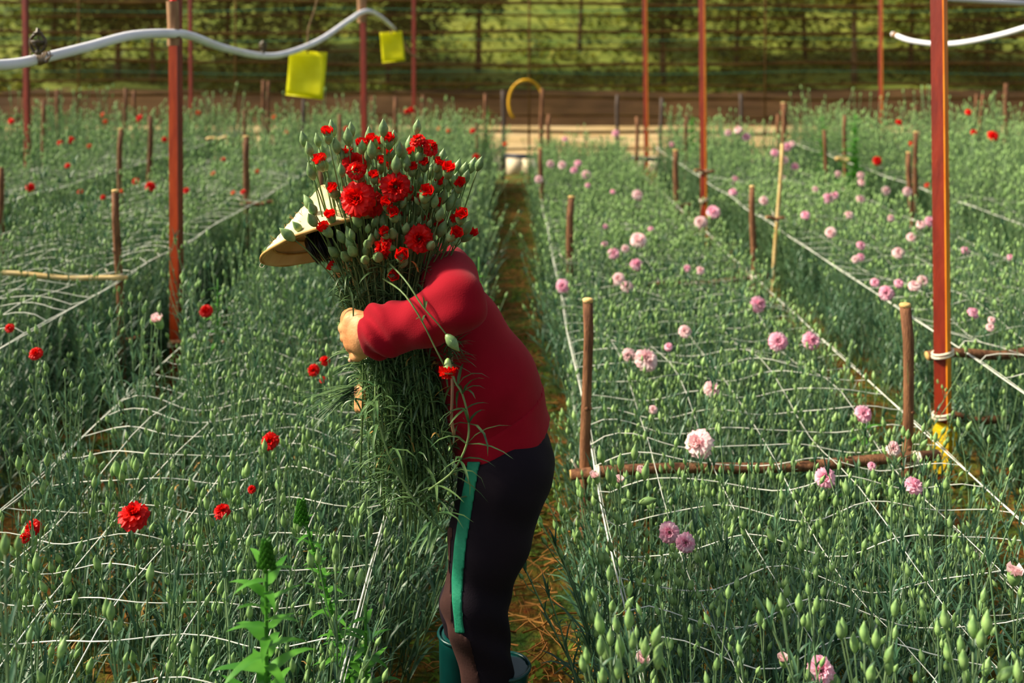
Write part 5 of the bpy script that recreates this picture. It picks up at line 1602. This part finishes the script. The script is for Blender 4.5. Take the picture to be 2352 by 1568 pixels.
ZONE['pink'][0] = 'nearest bushy carnation plant, pink bed front,'
for i, (y, x, hgt, name, rot, tilt, v) in enumerate(near_pts):
    zone = int(y > 2.2) + int(y > (3.0 if name == 'pink' else 2.7)) + int(y > (3.7 if name == 'pink' else 3.3))
    x0, x1 = (0.30, 1.60) if name == 'pink' else (-1.62, -0.36)
    u = (x - x0) / (x1 - x0); u = u if name == 'pink' else 1 - u
    side = 'on the path side' if u < 0.33 else 'in the bed middle' if u < 0.67 else 'on the outer side'
    if i < 110:
        r = PROTO[v] if not USED[v] else copy_tree(PROTO[v]); USED[v] = True
    else:
        r = empty('carnation_plant', (0, 0, 0))
        for nm, me in zip(('stem', 'leaves', 'buds'), SIMPLE[v]):
            tag(link(nm, me, r), kind='stuff')
    s_ = hgt / H0[v]
    r.location = (x, y, -0.01); r.rotation_mode = 'QUATERNION'
    r.rotation_quaternion = Quaternion((0, 1, 0), tilt + random.uniform(-.06, .06)) @ Quaternion((1, 0, 0), random.uniform(-.06, .06)) @ Quaternion((0, 0, 1), rot); r.scale = (s_, s_, s_)
    tag(r, ('tall ' if hgt > 0.6 else 'short ') + ZONE[name][zone] + ' ' + side, 'plant', 'carnation plants, %s bed, row %d %s %s' % (name, zone, side, 'tall' if hgt > 0.6 else 'short'))
for v in range(11):
    if not USED[v]:
        def drop(o):
            for ch in KIDS.get(o.name, ()):
                drop(ch)
            bpy.data.objects.remove(o)
        drop(PROTO[v])
# the rest, past what can be counted: scattered by geometry nodes
hidden = bpy.data.collections.new('carnation_sources'); hidden_far = bpy.data.collections.new('carnation_sources_far')
for k, me in enumerate(JM):
    hidden.objects.link(bpy.data.objects.new('source_%02d' % k, me))
for k in range(11):
    hidden_far.objects.link(bpy.data.objects.new('source_far_%02d' % k, joined(gen_plant(0, 6, 0.07, H0[k]), [M['stem'], M['leaf_far'], M['bud']], 0)))


def scatter(name, pts, coll, lab):
    me = bpy.data.meshes.new(name); me.from_pydata([(p[1], p[0], -0.01) for p in pts], [], []); n = len(pts)
    a = me.attributes.new('rot', 'FLOAT_VECTOR', 'POINT'); a.data.foreach_set('vector', np.array([(random.uniform(-.07, .07), p[5] + random.uniform(-.07, .07), p[4]) for p in pts]).ravel())
    a = me.attributes.new('scl', 'FLOAT_VECTOR', 'POINT'); a.data.foreach_set('vector', np.array([(p[2] / H0[p[6]],) * 3 for p in pts]).ravel())
    a = me.attributes.new('idx', 'INT', 'POINT'); a.data.foreach_set('value', np.array([p[6] for p in pts], dtype=np.int32))
    o = link(name, me); ng = bpy.data.node_groups.new(name, 'GeometryNodeTree')
    ng.interface.new_socket('Geometry', in_out='INPUT', socket_type='NodeSocketGeometry'); ng.interface.new_socket('Geometry', in_out='OUTPUT', socket_type='NodeSocketGeometry')
    N = ng.nodes; L = ng.links
    gi = N.new('NodeGroupInput'); go = N.new('NodeGroupOutput'); ip = N.new('GeometryNodeInstanceOnPoints'); ci = N.new('GeometryNodeCollectionInfo')
    ci.inputs['Collection'].default_value = coll; ci.inputs['Separate Children'].default_value = True; ci.inputs['Reset Children'].default_value = True
    def attr(nm, t):
        q_ = N.new('GeometryNodeInputNamedAttribute'); q_.data_type = t; q_.inputs['Name'].default_value = nm
        return [s for s in q_.outputs if s.enabled and s.name == 'Attribute'][0]
    er = N.new('FunctionNodeEulerToRotation'); L.new(attr('rot', 'FLOAT_VECTOR'), er.inputs[0])
    L.new(gi.outputs[0], ip.inputs['Points']); L.new(ci.outputs[0], ip.inputs['Instance']); ip.inputs['Pick Instance'].default_value = True
    L.new(attr('idx', 'INT'), ip.inputs['Instance Index']); L.new(er.outputs[0], ip.inputs['Rotation']); L.new(attr('scl', 'FLOAT_VECTOR'), ip.inputs['Scale'])
    L.new(ip.outputs[0], go.inputs[0])
    md = o.modifiers.new('scatter', 'NODES'); md.node_group = ng
    tag(o, lab, 'plants', kind='stuff')


for name, lab in (('pink', 'mass of grey green carnations filling the rest of the pink bed'), ('red', 'mass of grey green carnations filling the rest of the red bed'),
                  ('pink2', 'carnations filling the right bed behind the big red post'), ('red2', 'tall carnations filling the outer left bed'),
                  ('red3', 'carnations filling the outermost right bed'), ('red4', 'carnations filling the outermost left bed'),
                  ('red5', 'carnations filling the far left end of the house'), ('red6', 'carnations filling the far right end of the house')):
    a = [p for p in far_pts if p[3] == name and p[0] < 7.5]; b2 = [p for p in far_pts if p[3] == name and p[0] >= 7.5]
    if a:
        scatter('carnation_foliage', a, hidden, lab + ', nearer half')
    if b2:
        scatter('carnation_foliage', b2, hidden_far, lab + ', farther half')
# ================================================================== WEEDS, STRAW, MOSS


def weed(px, py, d, hgt, lean, lab, spike=True, nl=34, ll=0.09):
    T = W(px, py, d); r = empty('leafy_weed', (T.x - lean, d, 0)); pth = smooth_path([(0, 0, 0), (lean * 0.3, 0, T.z * 0.5), (lean, 0, T.z)], 9)
    b = MB(); b.tube(pth, [0.008 - 0.0006 * i for i in range(9)], 7); b.build('stem', M['weed'], r)
    for i in range(nl):
        t = 0.12 + 0.85 * i / nl; f = t * 8; k = min(int(f), 7); p = pth[k].lerp(pth[k + 1], f - k); L = ll * (1.25 - 0.85 * t) * random.uniform(.8, 1.2)
        lf = MB(); lf.leaf(p, i * 2.4, random.uniform(0.1, 0.7), L * 1.5, L * 0.42, random.uniform(.4, 1.2), 5, 0.15); lf.build('leaf', M['weed'], r)
    if spike:
        sp = MB(); q_ = pth[-1]
        for i in range(60):
            a = i * 2.4; z = 0.055 * i / 60
            sp.lathe([(0.002, 0), (0.006, 0.004), (0.001, 0.012)], 5, q_ + V((math.cos(a) * 0.012 * (1 - i / 70), math.sin(a) * 0.012 * (1 - i / 70), z - 0.04)), (math.cos(a), math.sin(a), 1.2), False)
        tag(sp.build('flower_spike', M['weed'], r), kind='stuff')
    tag(r, lab, 'weed')


weed(612, 1262, 2.0, 0.9, 0.0, 'bright green leafy weed with a blunt spike in the near red bed', nl=70, ll=0.115)
weed(692, 1165, 2.45, 0.8, -0.16, 'leaning bright green weed with a knobbly spike in the near red bed', nl=80, ll=0.06)
weed(500, 640, 4.9, 0.8, 0.0, 'bright green weed right of the sleeved post', nl=26, ll=0.08, spike=False)
weed(1964, 262, 11.3, 1, 0.0, 'dark green conical weed taller than the right bed', nl=80, ll=0.2, spike=False)
weed(1590, 262, 12.8, 1, 0.0, 'bright green bush weed left of the second red post', nl=60, ll=0.2, spike=False)
weed(1890, 262, 12.2, 1, 0.0, 'green weed behind the dark leaning stake of the right bed', nl=50, ll=0.18, spike=False)
weed(1120, 245, 14.0, 1, 0.0, 'green shoot at the far right end of the red bed', nl=40, ll=0.16, spike=False)
weed(1100, 590, 4.6, 0.7, 0.0, 'bright green weed behind the shoulder of the person', nl=26, ll=0.08, spike=False)
weed(840, 1390, 2.45, 0.5, 0.0, 'low bright green weed at the path side of the near red bed', nl=34, ll=0.08, spike=False)
weed(1985, 960, 3.9, 0.4, 0.0, 'broad leaved green weed behind the deep pink carnation', nl=14, ll=0.11, spike=False)
st = MB()
for i in range(5200):
    y = 1.6 + 13 * random.random() ** 1.7
    lane = random.choice((0, 0, 0, 1, 2, 3, 4))
    x = [random.gauss(0.0, 0.2), random.gauss(1.84, 0.16), random.gauss(-1.85, 0.14), random.uniform(-1.65, -0.4), random.uniform(0.3, 1.6)][lane]
    a = random.random() * PI * 2; L = random.uniform(0.03, 0.16); z = 0.012 + 0.02 * random.random()
    p = V((x, y, z)); d1 = V((math.cos(a), math.sin(a), random.uniform(-.05, .22))); k = V((-math.sin(a), math.cos(a), 0)) * random.uniform(-.02, .02)
    st.tube([p, p + d1 * L * 0.5 + k, p + d1 * L], random.choice((0.0012, 0.0018, 0.0026, 0.0036)), 3, False)
tag(st.build('straw_litter', M['straw']), 'dry straw and stalks strewn on the paths', 'straw', kind='stuff')
ms = MB()
for i in range(20000):
    y = 1.6 + 13 * random.random() ** 1.7; x = random.choice((random.gauss(0.0, 0.19), random.gauss(0.0, 0.19), random.gauss(1.84, 0.2), random.gauss(-1.85, 0.2)))
    if math.sin(7 * x + 3 * y) + math.sin(5 * y - 4 * x) + random.uniform(-1, 1) < -0.2:
        continue
    ms.leaf((x, y, 0.0), random.random() * 6.28, random.uniform(.2, 1.2), random.uniform(.016, .045), random.uniform(.01, .02), .8, 2)
tag(ms.build('path_moss', [material('moss', rgb(74, 108, 24), rgb(122, 146, 44), 6, 0.8, 0.2)]), 'low moss and seedlings on the path', 'moss', kind='stuff')
dg = MB()
for i in range(260):        # dry yellow shoots low in the left bed
    x, y = random.uniform(-1.6, -0.5), random.uniform(2.1, 4.6)
    dg.leaf((x, y, random.uniform(0.0, 0.3)), random.random() * 6.28, random.uniform(.4, 1.4), random.uniform(.06, .13), .006, random.uniform(.6, 2.2), 4)
tag(dg.build('dry_shoots', M['dead']), 'withered yellow shoots low in the left red bed', 'leaves', kind='stuff')
